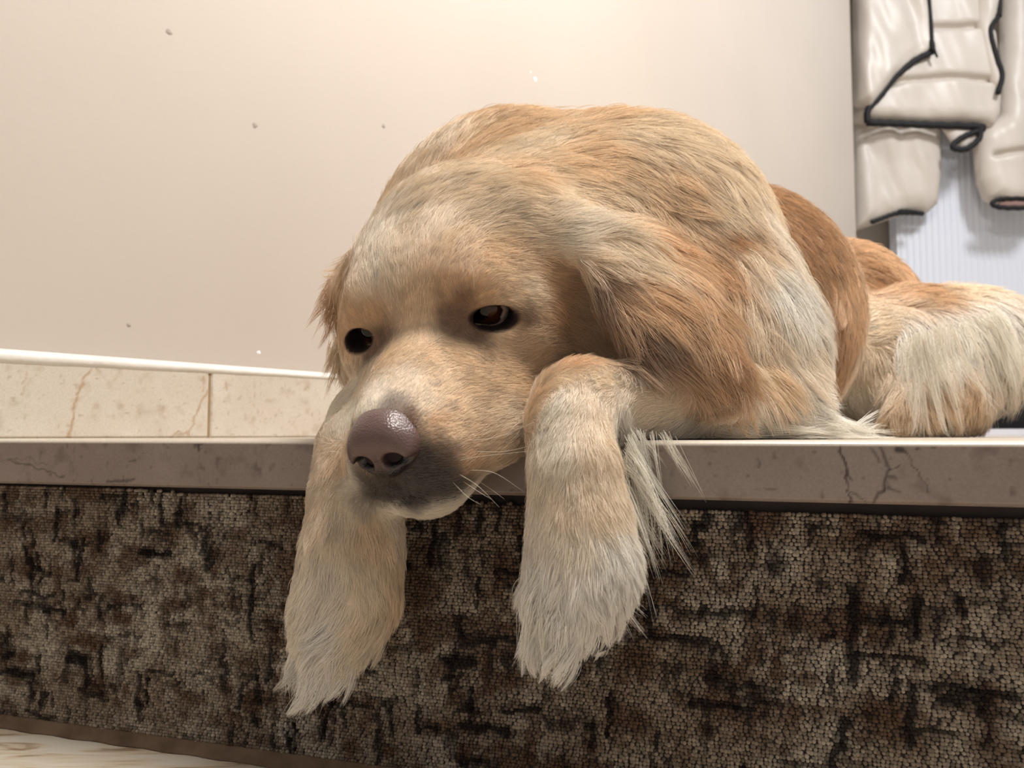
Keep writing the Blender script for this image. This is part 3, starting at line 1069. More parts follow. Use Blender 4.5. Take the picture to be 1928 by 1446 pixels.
# x0, y0 -> x1, y1 in the frame; length cm; colour; clumping 0..1; lift 0..1
ST = '''
762 722 775 682 .45 pale .1 .2|742 757 750 735 .3 grey .1 .2|800 762 835 725 .5 pale .1 .25|700 752 695 715 .35 cream .1 .2|692 700 692 660 .45 pale .1 .2
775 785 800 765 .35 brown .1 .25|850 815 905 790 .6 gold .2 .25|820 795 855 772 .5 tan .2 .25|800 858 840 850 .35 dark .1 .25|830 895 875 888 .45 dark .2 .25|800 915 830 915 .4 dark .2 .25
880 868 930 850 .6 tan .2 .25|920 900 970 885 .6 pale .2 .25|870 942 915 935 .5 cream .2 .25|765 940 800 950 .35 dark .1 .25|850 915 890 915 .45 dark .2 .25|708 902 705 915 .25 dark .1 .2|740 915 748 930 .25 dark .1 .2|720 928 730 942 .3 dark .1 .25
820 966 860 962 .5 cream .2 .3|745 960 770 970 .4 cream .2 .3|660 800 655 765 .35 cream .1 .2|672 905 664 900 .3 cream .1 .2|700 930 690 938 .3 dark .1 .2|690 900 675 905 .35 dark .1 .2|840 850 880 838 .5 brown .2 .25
900 720 960 700 .8 gold .3 .2|850 740 890 700 .6 gold .2 .2|960 800 1010 792 .8 pale .3 .2|930 840 980 828 .7 gold .3 .2|980 700 1040 690 .9 gold .3 .2|1000 640 1060 640 .9 gold .3 .2|1050 590 1110 605 1.1 tan .3 .2|1080 680 1130 690 1.1 tan .4 .2|1010 750 1050 745 .9 gold .3 .2
870 660 910 665 .5 gold .2 .2|820 690 850 660 .5 gold .2 .2|915 540 945 515 .45 tan .2 .25|870 558 858 530 .35 brown .2 .25|880 520 885 490 .5 tan .2 .3|985 560 1035 558 .6 gold .3 .2|900 622 930 640 .3 brown .1 .2|870 605 860 625 .3 brown .1 .2|945 630 995 642 .5 gold .2 .2
856 590 846 580 .3 brown .1 .2|890 628 910 640 .3 brown .1 .2|850 545 842 520 .4 tan .2 .25|985 592 1005 600 .4 brown .1 .2|664 595 652 580 .35 tan .1 .2|703 655 700 675 .35 brown .1 .2|1000 545 1050 535 .8 pale .3 .2|700 520 690 480 .8 cream .4 .3
700 590 688 560 .35 tan .2 .25|668 645 655 665 .4 tan .2 .2|718 640 725 612 .35 brown .2 .2|745 660 760 625 .4 gold .2 .2|655 690 645 730 .6 pale .2 .2|655 740 650 780 .6 cream .2 .2
790 622 790 570 .45 gold .2 .2|790 560 795 500 .7 gold .3 .25|740 520 722 468 .8 pale .4 .3|682 540 664 490 .8 pale .4 .3|700 450 700 400 1.1 cream .5 .3|850 480 880 430 1.0 gold .5 .25|800 430 820 370 1.3 pale .5 .3|900 400 955 352 1.4 pale .5 .25
960 480 1030 452 1.2 gold .5 .2|930 510 990 490 .8 gold .4 .25|1000 420 1070 402 1.5 pale .6 .2|900 330 960 300 1.6 pale .6 .25|1040 520 1100 522 1.2 tan .5 .2|1080 440 1160 465 2.0 cream .7 .2|1040 360 1115 350 1.8 pale .6 .2|760 380 800 330 1.5 pale .6 .3
980 275 1050 252 2.0 pale .7 .25|860 305 915 262 1.8 gold .6 .25|800 290 860 232 2.0 pale .7 .25|720 372 760 322 1.9 cream .7 .25|900 220 965 195 2.2 gold .7 .25|1005 195 1060 195 2.2 gold .7 .35|680 420 700 380 1.5 cream .6 .3|940 250 1000 230 2.0 gold .7 .25
1100 300 1185 325 2.6 gold .8 .2|1200 250 1290 285 2.8 pale .8 .2|1120 225 1200 232 2.6 gold .8 .25|1300 262 1380 330 2.6 pale .8 .2|1150 400 1235 435 2.6 pale .8 .2|1250 370 1340 420 2.8 gold .8 .2|1350 380 1425 450 2.8 pale .8 .2|1260 450 1340 510 2.6 tan .8 .2
1330 500 1390 570 2.8 tan .8 .2|1400 470 1455 560 2.8 pale .8 .2|1430 600 1470 690 2.8 pale .8 .2|1465 530 1510 590 3.4 white .9 .3|1440 700 1470 780 2.8 gold .8 .2|1465 440 1498 515 2.4 cream .8 .25|1410 330 1460 410 2.2 pale .7 .2|1400 640 1440 720 2.6 pale .8 .2|1470 640 1500 720 2.6 cream .8 .25
1190 480 1245 555 2.6 pale .8 .15|1135 560 1195 645 2.4 brown .9 .2|1170 560 1235 640 2.8 tan .9 .15|1230 560 1290 650 3.2 tan .9 .15|1300 580 1350 665 3.2 tan .9 .15|1250 650 1305 725 3.2 rust .9 .15|1330 660 1375 740 3.0 rust .9 .15|1290 690 1345 765 3.0 rust .9 .15|1370 700 1400 770 2.6 rust .9 .2|1350 750 1375 795 1.6 rust .9 .2|1150 470 1200 520 2.4 pale .8 .15|1220 640 1270 705 2.8 brown .9 .15
1500 420 1535 475 1.5 rust .6 .2|1550 480 1580 545 1.5 rust .6 .2|1565 620 1575 690 1.5 rust .6 .2|1545 720 1552 770 1.6 rust .6 .2|1465 345 1515 380 1.4 rust .5 .2|1590 560 1605 620 1.5 tan .6 .2
1620 455 1660 495 1.8 tan .6 .25|1650 520 1695 545 2.0 rust .7 .25|1680 500 1700 525 1.8 tan .6 .3
1720 530 1790 525 2.2 tan .7 .3|1750 512 1810 515 2.2 tan .7 .3|1800 545 1870 552 2.6 pale .8 .3|1640 620 1690 605 2.2 pale .7 .2|1640 680 1660 740 2.2 pale .7 .2|1720 640 1735 725 4.6 white .9 .25|1800 620 1825 715 4.6 white .9 .25|1870 600 1900 680 4.6 white .9 .3|1680 720 1690 790 2.4 pale .8 .2|1740 770 1745 815 2.4 gold .8 .2|1820 740 1815 800 2.6 gold .8 .2|1905 610 1925 660 3.6 cream .8 .3|1620 760 1640 800 2.0 cream .7 .2
1500 790 1580 806 3.6 white .8 .1|1440 812 1520 818 3.2 white .8 .1|1380 800 1430 812 1.8 cream .7 .15|1540 806 1620 815 3.6 white .8 .1
1380 775 1325 770 .9 pale .4 .15|1260 742 1195 735 .8 pale .3 .15|1150 715 1090 725 .7 pale .3 .2|1110 765 1090 805 .8 pale .4 .2|1050 760 1032 800 .7 cream .4 .2|1180 790 1195 840 1.6 white .7 .3|1200 770 1160 785 .8 pale .4 .15|1300 800 1250 805 1.2 cream .5 .2
1050 850 1048 910 .9 cream .5 .2|1120 850 1132 910 .9 pale .5 .2|1060 950 1055 1010 .9 pale .5 .2|1130 960 1152 1010 1.0 pale .5 .2|1020 1000 1010 1060 .9 cream .5 .2|1080 1040 1070 1090 1.3 cream .6 .25|1160 1040 1192 1088 1.5 white .7 .3|1030 1100 1015 1170 1.7 white 1.1 .3|1080 1120 1092 1180 1.7 white 1.1 .3|1130 1110 1160 1160 1.5 white 1.1 .35|1020 1200 1022 1270 1.5 white 1.1 .25|1065 1210 1058 1275 1.5 white 1.1 .25
650 850 640 920 .9 gold .4 .2|700 900 700 960 .9 gold .4 .2|640 980 625 1050 1.1 pale .5 .2|700 1000 702 1070 1.1 gold .5 .2|620 1100 600 1170 1.4 cream .6 .25|690 1100 697 1160 1.3 pale .6 .2|580 1180 562 1240 1.8 cream 1.1 .3|620 1190 600 1280 2.0 white 1.1 .25|600 1260 585 1330 1.9 white 1.1 .25|680 1180 668 1250 1.6 pale .8 .25|740 1100 742 1170 1.3 gold .6 .2
622 525 595 585 2.0 tan .9 .3|620 600 610 665 2.0 tan .9 .2|622 690 612 740 1.8 pale .9 .2|630 490 612 530 1.6 gold .8 .3
'''
st = []
for ln in ST.strip().replace('\n', '|').split('|'):
    t = ln.split()
    x0, y0, x1, y1 = map(float, t[:4])
    d = P(x0, y0, 1.0) - CAMP
    h = bvh.ray_cast(Vector(CAMP), Vector(d))
    if h[0] is None:
        g_ = P(x0, y0, 80 if x0 > 1560 else (53.5 if x0 < 660 and y0 < 770 else 46))
        h = bvh.find_nearest(Vector(g_))
    p = np.array(h[0])
    v_ = P(x1, y1, p[1]) - P(x0, y0, p[1])
    v_ /= np.linalg.norm(v_)
    st.append((p, v_, float(t[4]), FC[t[5]], float(t[6]), float(t[7])))
SP = np.array([s[0] for s in st]); SD = np.array([s[1] for s in st]); SL = np.array([s[2] for s in st]); SCc = np.array([s[3] for s in st]); SK = np.array([s[4] for s in st]); SA = np.array([s[5] for s in st])


def groom(p):
    """flow, length, colour, clump, lift at points p"""
    D = np.zeros((len(p), 3)); L = np.zeros(len(p)); C = np.zeros((len(p), 3)); K = np.zeros(len(p)); A_ = np.zeros(len(p))
    for i in range(0, len(p), 20000):
        q = p[i:i + 20000]
        d2 = ((q[:, None, :] - SP[None]) ** 2).sum(-1)
        w_ = 1.0 / (d2 + 0.35) ** 2.2
        w_ /= w_.sum(1, keepdims=True)
        D[i:i + 20000] = w_ @ SD; L[i:i + 20000] = np.exp(w_ @ np.log(SL)); C[i:i + 20000] = w_ @ SCc
        K[i:i + 20000] = w_ @ SK; A_[i:i + 20000] = w_ @ SA
    return D, L, C, K, A_


def lip_dark(p):
    '''dark pigment of the lips under and beside the nose'''
    l = (p - HE) @ HA.T
    d = np.linalg.norm((l - np.array([0.1, 8.4, -4.3])) / np.array([2.6, 1.7, 1.8]), axis=1)
    return np.clip((1.15 - d) * 3, 0, 0.9)


def eye_mask(p):
    """1 in the rim and opening of either eye, for bare dark skin"""
    m = np.zeros(len(p))
    for s in (-1, 1):
        c, ax = EYES[s]
        l = (p - c) @ ax.T
        l[:, 2] = l[:, 2] + 0.2 * s * l[:, 0]
        r = np.sqrt((l[:, 0] / 1.34) ** 2 + ((l[:, 2] - 0.0) / 0.72) ** 2)
        m = np.maximum(m, np.where(l[:, 1] > -0.6, np.clip((1.15 - r) * 5, 0, 1), 0))
        r2 = np.linalg.norm(p - (c - s * ax[0] * 1.45 + ax[1] * .6 - ax[2] * .25), axis=1)
        m = np.maximum(m, np.clip((0.62 - r2) * 4, 0, 1))
    return m


def nose_mask(p):
    l = (p - NC) @ HA.T
    return np.where((l[:, 1] > -1.2) & (np.sqrt((l[:, 0] / 1.75) ** 2 + ((l[:, 2] + .05) / 1.6) ** 2) < 1), 1.0, 0.0)


# skin under the fur
_, L_, C_, _, _ = groom(BV)
em = eye_mask(BV)[:, None]
skin = C_ * 0.85
skin = skin + (FC['dark'] - skin) * lip_dark(BV)[:, None]
skin = skin + (np.array(lin(38, 28, 26)) - skin) * em
nm = nose_mask(BV)[:, None]
skin = skin + (np.array(lin(50, 40, 42)) - skin) * nm
lm = (BV - HE) @ HA.T                                    # dark lips along the mouth line
mouth = np.minimum.reduce([np.linalg.norm(lm - np.array(q), axis=1) for q in
                           [(x * s, y, z) for s in (-1, 1) for x, y, z in ((0.2, 9.1, -5.9), (0.8, 8.8, -6.05), (1.5, 8.4, -6.2), (2.2, 7.9, -6.4), (2.9, 7.4, -6.6), (3.3, 6.4, -6.65), (3.8, 5.2, -6.7))]])
mk = np.clip((0.5 - mouth) * 4, 0, 1)[:, None]
skin = skin + (np.array(lin(40, 32, 34)) - skin) * mk
set_colors(body, 'tint', skin)

# roots
TA = np.linalg.norm(fn, axis=1) * 0.5
tc_ = BV[tri].mean(1)
tn = fn / (np.linalg.norm(fn, axis=1)[:, None] + 1e-12)
view = CAMP - tc_
view /= np.linalg.norm(view, axis=1)[:, None]
facing = (tn * view).sum(1)
_, TL, _, _, _ = groom(tc_)
dens = np.clip(190.0 / (0.45 + TL), 55, 270)
dens = np.where(facing > -0.15, dens, dens * 0.22)
dens *= np.clip(46.0 / tc_[:, 1], 0.45, 1.1)
dens[tc_[:, 2] < 0.12] *= np.where(((tc_[:, 0] - EL[0]) * enrm[0] + (tc_[:, 1] - EL[1]) * enrm[1])[tc_[:, 2] < 0.12] > -0.2, 0.02, 1.0)
wgt = TA * dens
NH = int(wgt.sum())
ti = rng.choice(len(tri), NH, p=wgt / wgt.sum())
r1, r2 = np.sqrt(rng.random(NH)), rng.random(NH)
bw_ = np.stack([1 - r1, r1 * (1 - r2), r1 * r2], 1)
R = (BV[tri[ti]] * bw_[:, :, None]).sum(1)
NRM = (VN[tri[ti]] * bw_[:, :, None]).sum(1)
NRM /= np.linalg.norm(NRM, axis=1)[:, None]
ok = (eye_mask(R) < 0.5) & (nose_mask(R) < 0.5)
ok &= ~(((R - HE) @ HA.T)[:, 1] > 99)
R, NRM = R[ok], NRM[ok]
NH = len(R)
print('hairs', NH, flush=True)
D, L, C, K, A_ = groom(R)
C = C + (FC['dark'] - C) * lip_dark(R)[:, None]
# shorter close to eyes and nose
for s in (-1, 1):
    c, ax = EYES[s]
    L *= np.clip(np.linalg.norm(R - c, axis=1) / 2.6, 0.4, 1)
L *= np.clip(np.linalg.norm(R - NC, axis=1) / 3.0, 0.45, 1)

# guides: every hair belongs to the nearest guide
NGd = NH // 34
gi = rng.choice(NH, NGd, replace=False)
kd = KDTree(NGd)
for i, j in enumerate(gi):
    kd.insert(Vector(R[j]), i)
kd.balance()
own = np.array([kd.find(r)[1] for r in R.tolist()])
LEVEL = np.linspace(0, 1, 6)


def strands(R, NRM, D, L, A_, bendj, seed):
    r = np.random.default_rng(seed)
    T = D - NRM * (D * NRM).sum(1)[:, None]
    T /= np.linalg.norm(T, axis=1)[:, None] + 1e-6
    B = np.cross(NRM, T)
    ang = bendj
    T2 = T * np.cos(ang)[:, None] + B * np.sin(ang)[:, None]
    lift = A_
    curl = r.normal(0, 0.12, len(R))
    s = LEVEL[None, :, None]
    pts = R[:, None] + L[:, None, None] * (T2[:, None] * s * np.cos(lift)[:, None, None] + NRM[:, None] * (s * np.sin(lift)[:, None, None] - 0.55 * s ** 2 * np.sin(lift)[:, None, None])
                                           + B[:, None] * (curl[:, None, None] * s ** 2))
    sag = np.clip((L - 1.5) * 0.055, 0, 0.25)
    pts[:, :, 2] -= (L * sag)[:, None] * LEVEL[None] ** 2
    return pts


wave = (fbm(R[gi], 0.22, 51, 2) - 0.5) * 1.5
gj = rng.normal(0, 0.16, NGd) + wave
gj = gj * np.clip(K[gi] * 1.6, 0.25, 1.3)
gA = A_[gi] * rng.uniform(0.6, 1.7, NGd) + 0.05 + np.clip(K[gi] - 0.4, 0, 1) * 1.6 * np.clip(fbm(R[gi], 0.30, 123, 2) - 0.48, 0, 1)
gL = L[gi] * rng.uniform(0.8, 1.25, NGd)
GP = strands(R[gi], NRM[gi], D[gi], gL, gA, gj, 1)
hj = 0.75 * gj[own] + rng.normal(0, 0.13, NH)
HP = strands(R, NRM, D, L * rng.uniform(0.55, 1.12, NH) * (0.5 + 0.5 * rng.uniform(0.8, 1.25, NGd)[own]), (0.6 * gA[own] + 0.4 * A_ * rng.uniform(0.4, 1.6, NH) + 0.03) * np.where(rng.random(NH) < 0.07, 2.0, 1.0), hj, 2)
resid = R - R[gi][own]
fly = rng.random(NH) < 0.10
cl = np.where(fly, 0.15, np.clip(K * rng.uniform(0.3, 1.0, NH), 0, 0.9))
tgt = GP[own] + resid[:, None] * (1 - 0.88 * LEVEL[None, :, None] ** 0.8)
f_ = cl[:, None, None] * LEVEL[None, :, None] ** 1.1
HP = HP * (1 - f_) + tgt * f_
# nothing grows into the slab
def clear_slab(HP):
    q = HP.reshape(-1, 3)
    din = (q[:, 0] - EL[0]) * enrm[0] + (q[:, 1] - EL[1]) * enrm[1]
    rootin = np.repeat((HP[:, 0, 2] > -0.1) & (((HP[:, 0, 0] - EL[0]) * enrm[0] + (HP[:, 0, 1] - EL[1]) * enrm[1]) > 0), HP.shape[1])
    m = rootin & (din > -0.1) & (q[:, 2] < 0.06)
    q[m, 2] = 0.06 + 0.12 * rng.random(m.sum())
    m = (~rootin) & (din > -0.05) & (q[:, 2] < 0) & (q[:, 2] > -SLAB_T)
    q[m, :2] -= enrm[None] * (din[m] + 0.08)[:, None]
    return q.reshape(HP.shape)


HP = clear_slab(HP)
# colour: strand to strand and lock to lock variation
var = 1 + rng.normal(0, 0.10, NH)[:, None] + (rng.normal(0, 0.10, NGd)[own])[:, None]
big = fbm(R, 0.35, 77, 3) - 0.5
HC = C * np.clip(var, 0.6, 1.4)
HC *= 1 + big[:, None] * np.array([0.22, 0.25, 0.29])[None]
HC[:, 1] = np.minimum(HC[:, 1], HC[:, 0] * 0.95); HC[:, 2] = np.minimum(HC[:, 2], HC[:, 1] * 0.91)
HC = np.clip(HC, 0.01, None)
HC *= np.minimum(1.0, 0.95 / HC.max(1))[:, None]

M_fur, nt, b = new_mat('dog_fur')
nt.nodes.remove(b)
out = nt.nodes['Material Output']
a = N(nt, 'ShaderNodeAttribute', attribute_name='tint')
hb = N(nt, 'ShaderNodeBsdfHair')
hb.component = 'Reflection'
hb.inputs['RoughnessU'].default_value = 0.35
hb.inputs['RoughnessV'].default_value = 0.7
hb.inputs['Color'].default_value = (1.0, 0.94, 0.86, 1)
df_ = N(nt, 'ShaderNodeBsdfDiffuse')
nt.links.new(a.outputs['Color'], df_.inputs['Color'])
mixs = N(nt, 'ShaderNodeMixShader')
mixs.inputs[0].default_value = 0.12
nt.links.new(df_.outputs[0], mixs.inputs[1])
nt.links.new(hb.outputs[0], mixs.inputs[2])
nt.links.new(mixs.outputs[0], out.inputs['Surface'])


def curves_obj(name, pts, rad, cols, mat, parent):
    """pts n x k x 3 cm, rad n (root radius, cm)"""
    n, k, _ = pts.shape
    hc = bpy.data.hair_curves.new(name)
    hc.add_curves([k] * n)
    hc.attributes['position'].data.foreach_set('vector', (pts * CM).astype(np.float32).ravel())
    taper = np.array([1, 1, .95, .85, .6, .15])[:k] if k == 6 else np.linspace(1, 0.2, k)
    ra = hc.attributes.get('radius') or hc.attributes.new('radius', 'FLOAT', 'POINT')
    ra.data.foreach_set('value', (rad[:, None] * taper[None] * CM).astype(np.float32).ravel())
    ca = hc.attributes.new('tint', 'FLOAT_COLOR', 'CURVE')
    c4 = np.ones((n, 4), np.float32); c4[:, :3] = cols
    ca.data.foreach_set('color', c4.ravel())
    hc.materials.append(mat)
    o = bpy.data.objects.new(name, hc)
    COL.objects.link(o)
    o.parent = parent
    o.matrix_parent_inverse = parent_inv(parent)
    return o


rad = np.clip(0.0055 + 0.0022 * L, 0.0055, 0.0115) * rng.uniform(0.75, 1.2, NH) * np.clip(R[:, 1] / 46, 1, 1.8)
fur = curves_obj('fur', HP, rad, HC, M_fur, dog)
fur['kind'] = 'stuff'

# long feathering: back of the near foreleg, elbow, ear fringe and breast tufts
def feather(line, dirs, n, length, col, spread=0.25, clumps=14, rad0=0.009, sagk=0.3, lat=.25):
    """locks rooted along a line of points (cm) streaming in the matching directions"""
    line = np.asarray(line); dirs = np.asarray(dirs)
    r = rng
    tcl = np.sort(r.random(clumps))
    idx_ = r.integers(0, clumps, n)
    t = np.clip(tcl[idx_] + r.normal(0, 0.02, n), 0, 1)

    def lerp(a, t):
        x = t * (len(a) - 1); i = np.clip(x.astype(int), 0, len(a) - 2); f = (x - i)[:, None]
        return a[i] * (1 - f) + a[i + 1] * f
    p0 = lerp(line, t) + r.normal(0, lat, (n, 3))
    dcl = lerp(dirs, tcl); dcl /= np.linalg.norm(dcl, axis=1)[:, None]
    dcl += r.normal(0, spread * 0.8, (clumps, 3)) * np.array([1, .5, 1])
    lcl = length * r.uniform(0.6, 1.15, clumps)
    tip = (lerp(line, tcl) + dcl * lcl[:, None])[idx_] + r.normal(0, 0.12 * length * spread, (n, 3))
    L_ = lcl[idx_] * r.uniform(0.55, 1.05, n)
    s = LEVEL[None, :, None]
    d = tip - p0
    d *= (L_ / np.linalg.norm(d, axis=1))[:, None]
    pts = p0[:, None] + d[:, None] * s
    bend = r.normal(0, 0.1, (clumps, 3))[idx_] * length
    pts += bend[:, None] * (s * (1 - s)) * 1.6
    pts[:, :, 2] -= (sagk * L_ * 0.3)[:, None] * LEVEL[None] ** 2
    pts += r.normal(0, 0.03, (n, 3))[:, None] * s
    c = np.array(col)[None] * np.array([0.94, 0.90, 0.84])[None] * (1 + r.normal(0, 0.08, (n, 1)))
    return clear_slab(pts), np.clip(c, 0, 0.92), np.full(n, rad0) * r.uniform(0.7, 1.2, n)


def PP(*a): return [P(*q) for q in a]
def DD(*a): return [P(x1, y1, 45) - P(x0, y0, 45) for x0, y0, x1, y1 in a]


FE = [feather(PP((1185, 815, 40.5), (1178, 880, 40.2), (1172, 960, 40.0)), DD((1185, 815, 1250, 960), (1178, 880, 1240, 1030), (1172, 960, 1205, 1060)), 320, 5.2, FC['white'], 0.24, 20, 0.010, .5, .12),
      feather(PP((1190, 812, 41), (1260, 820, 41)), DD((1190, 812, 1230, 900), (1260, 820, 1300, 900)), 120, 3.0, FC['white'], 0.2, 10, 0.008, .5, .15),
      feather(PP((1400, 806, 47), (1480, 806, 49), (1560, 812, 52)), DD((1400, 806, 1490, 812), (1480, 806, 1590, 815), (1560, 812, 1680, 805)), 900, 4.5, FC['white'], 0.12, 34, 0.009, 0.1),
      feather(PP((1478, 500, 57), (1488, 560, 57), (1486, 640, 57)), DD((1478, 500, 1560, 590), (1488, 560, 1560, 600), (1486, 640, 1545, 665)), 260, 3.0, FC['white'], 0.2, 14, 0.009, 0.15),
      feather(PP((1690, 650, 75), (1780, 610, 74.5), (1880, 590, 76)), DD((1700, 650, 1715, 760), (1790, 610, 1830, 740), (1880, 590, 1925, 690)), 700, 9.0, FC['white'], 0.2, 30, 0.014, 0.5, .35),
      feather(PP((1115, 550, 46), (1170, 620, 45), (1230, 680, 44.6)), DD((1115, 550, 1200, 660), (1170, 620, 1270, 720), (1230, 680, 1330, 770)), 700, 3.4, FC['tan'], 0.16, 30, 0.009, 0.2),
      feather(PP((1300, 720, 45), (1360, 760, 45), (1400, 740, 45.5)), DD((1300, 720, 1340, 780), (1360, 760, 1390, 810), (1400, 740, 1425, 800)), 500, 2.2, FC['tan'], 0.2, 20, 0.009, 0.2),
      feather(PP((640, 510, 53), (625, 560, 53), (628, 610, 53)), DD((640, 510, 590, 580), (625, 560, 592, 620), (628, 610, 610, 680)), 450, 2.2, FC['tan'], 0.25, 18, 0.009, 0.15),
      feather(PP((632, 640, 53), (640, 700, 53)), DD((632, 640, 612, 700), (640, 700, 622, 755)), 300, 2.0, FC['pale'], 0.25, 14, 0.009, 0.15),
      feather(PP((1000, 1130, 37.4), (1030, 1160, 36.8), (1070, 1170, 36.3)), DD((1000, 1130, 985, 1210), (1030, 1160, 1020, 1260), (1070, 1170, 1060, 1270)), 420, 2.6, FC['white'], 0.2, 18, 0.008, .1),
      feather(PP((560, 1170, 42.2), (600, 1180, 41.2), (660, 1190, 41.2)), DD((560, 1170, 540, 1250), (600, 1180, 585, 1290), (660, 1190, 650, 1270)), 480, 3.0, FC['cream'], 0.2, 18, 0.008, .1),
      feather(PP((1150, 1080, 38), (1130, 1130, 37.5)), DD((1150, 1080, 1185, 1150), (1130, 1130, 1170, 1190)), 260, 2.2, FC['white'], 0.2, 9, 0.008, .1)]
fp = np.vstack([f[0] for f in FE]); fc = np.vstack([f[1] for f in FE]); fr = np.concatenate([f[2] for f in FE])
fea = curves_obj('feathering', fp, fr, fc, M_fur, dog)
fea['kind'] = 'stuff'

# whiskers, each one strand
M_whisk = noise_mat('whisker', lin(236, 226, 210), lin(220, 205, 185), rough=0.4)
WH = [((880, 830), (940, 822), (1005, 795)), ((890, 850), (950, 850), (1015, 835)), ((860, 868), (900, 860), (990, 850)), ((880, 885), (930, 890), (985, 925)), ((860, 890), (900, 915), (940, 955)),
      ((850, 905), (880, 935), (905, 950)), ((900, 905), (930, 925), (950, 940)), ((655, 845), (635, 838), (600, 850)), ((660, 860), (630, 850), (585, 858)), ((870, 530), (888, 500), (893, 545)), ((640, 552), (660, 553), (680, 555)), ((870, 905), (900, 925), (925, 940))]
for w_ in WH:
    h = bvh.ray_cast(Vector(CAMP), Vector(P(*w_[0], 1.0) - CAMP))
    dd_ = h[0][1] if h[0] is not None else 40.0
    pts = smooth_line([P(*w_[0], dd_ + 0.2), P(*w_[1], dd_ - 0.7), P(*w_[2], dd_ - 0.9)], 10)
    v_, f2 = tube(pts, np.linspace(0.013, 0.004, 10), 5)
    mesh_obj('whisker', v_, f2, M_whisk, dog, smooth=True)

# ------------------------------------------------------------------ jacket, radiator and shoe in the hall
M_shell = noise_mat('cream_nylon', lin(206, 197, 187), lin(194, 185, 173), scale=14, rough=0.42, amount=0.5, bump=0.05, bscale=25, spec=0.45)
M_pipe = noise_mat('black_binding', lin(26, 25, 28), lin(16, 15, 18), scale=40, rough=0.7)
M_lining = noise_mat('pink_brown_lining', lin(150, 122, 114), lin(122, 98, 92), scale=20, rough=0.8)
JD = 249.0


def poly_sd(q, poly):
    d = np.full(len(q), 1e9); inside = np.zeros(len(q), bool)
    n = len(poly)
    for i in range(n):
        a, b = poly[i], poly[(i + 1) % n]
        d = np.minimum(d, seg_dist(q, a, b))
        c = ((a[1] > q[:, 1]) != (b[1] > q[:, 1]))
        xx = (b[0] - a[0]) * (q[:, 1] - a[1]) / (b[1] - a[1] + 1e-9) + a[0]
        inside ^= c & (q[:, 0] < xx)
    return np.where(inside, -d, d)


def puff(name, pix, depth, T, parent, seams=(), seed=0, wr=0.5, mat=None, R_=4.0, cut=None):
    """padded cloth panel, rounded at its edges, with stitched seams and creases"""
    pl = np.array([P(a, b, depth)[[0, 2]] for a, b in pix])
    st_ = 0.55
    xs = np.arange(pl[:, 0].min() - 1.5, pl[:, 0].max() + 1.5, st_); zs = np.arange(pl[:, 1].min() - 1.5, pl[:, 1].max() + 1.5, st_)
    ys = np.arange(depth - T - 2.0, depth + T + 2.0, 0.42)
    X, Z = np.meshgrid(xs, zs, indexing='ij')
    q = np.stack([X.ravel(), Z.ravel()], 1)
    sd = poly_sd(q, pl)
    t = np.clip(-sd / R_, 0, 1)
    prof = np.sqrt(np.clip(1 - (1 - t) ** 2, 0, 1))
    for sm in seams:
        sp = [P(a, b, depth)[[0, 2]] for a, b in sm]
        ds = np.minimum.reduce([seg_dist(q, sp[i], sp[i + 1]) for i in range(len(sp) - 1)])
        prof *= 1 - 0.42 * np.exp(-(ds / 0.9) ** 2)
    rot = np.stack([q[:, 0] * 1.0 + q[:, 1] * 0.30, q[:, 1] * 0.30 - q[:, 0] * 0.1], 1)
    w_ = (fbm(rot + 40, 0.13, seed, 2) - 0.5) * 4.5 * wr + (fbm(rot + 90, 0.34, seed + 4, 1) - 0.5) * 0.8 * wr
    h = (T * prof + w_ * np.clip(t * 1.5, 0, 1)).reshape(X.shape)
    h = np.where(sd.reshape(X.shape) > 0, -sd.reshape(X.shape), np.maximum(h, 0.12))
    Fd = Field(xs, ys, zs)
    Fd.g = (np.abs(ys[None, :, None] - depth) * np.where(ys[None, :, None] > depth, 1.5, 1.0) - h[:, None, :]).astype(np.float32)
    v_, f_ = Fd.mesh()
    v_ = relax(v_, f_, 2, 0.5)
    t_ = np.vstack([f_[:, [0, 1, 2]], f_[:, [0, 2, 3]]])
    n_ = np.cross(v_[t_[:, 1]] - v_[t_[:, 0]], v_[t_[:, 2]] - v_[t_[:, 0]])
    if np.einsum('ij,ij->i', v_[t_[:, 0]] - v_.mean(0), n_).sum() < 0:
        f_ = f_[:, ::-1]
    return mesh_obj(name, v_, f_, mat or M_shell, parent, smooth=True)


jk = empty('jacket', tuple(P(1760, 420, JD + 3) * CM))
tag(jk, 'cream padded jacket with black binding hanging in front of the radiator', 'jacket')
puff('back_panel', [(1606, -300), (1890, -320), (1866, 60), (1872, 120), (1879, 170), (1876, 222), (1862, 247), (1845, 240), (1632, 234), (1606, 232)], JD + 4, 5.5, jk,
     seams=[[(1740, 64), (1880, 64)], [(1625, 180), (1690, 163), (1750, 156), (1810, 158), (1885, 166)]], seed=3, wr=0.55)
puff('front_panel', [(1606, -300), (1742, -320), (1746, 0), (1752, 60), (1757, 96), (1716, 118), (1680, 150), (1656, 182), (1634, 209), (1606, 200)], JD - 0.5, 4.2, jk, seed=8, wr=0.9)
puff('front_panel', [(1836, -310), (1900, -310), (1884, 0), (1867, 60), (1878, 110), (1888, 145), (1881, 182), (1866, 160), (1850, 110), (1834, 40)], JD - 0.5, 3.0, jk, seed=12, wr=0.7)
puff('sleeve', [(1606, 150), (1768, 180), (1769, 330), (1763, 384), (1742, 404), (1700, 404), (1655, 420), (1606, 436)], JD + 9, 4.6, jk, seams=[], seed=16, wr=0.8, R_=6)
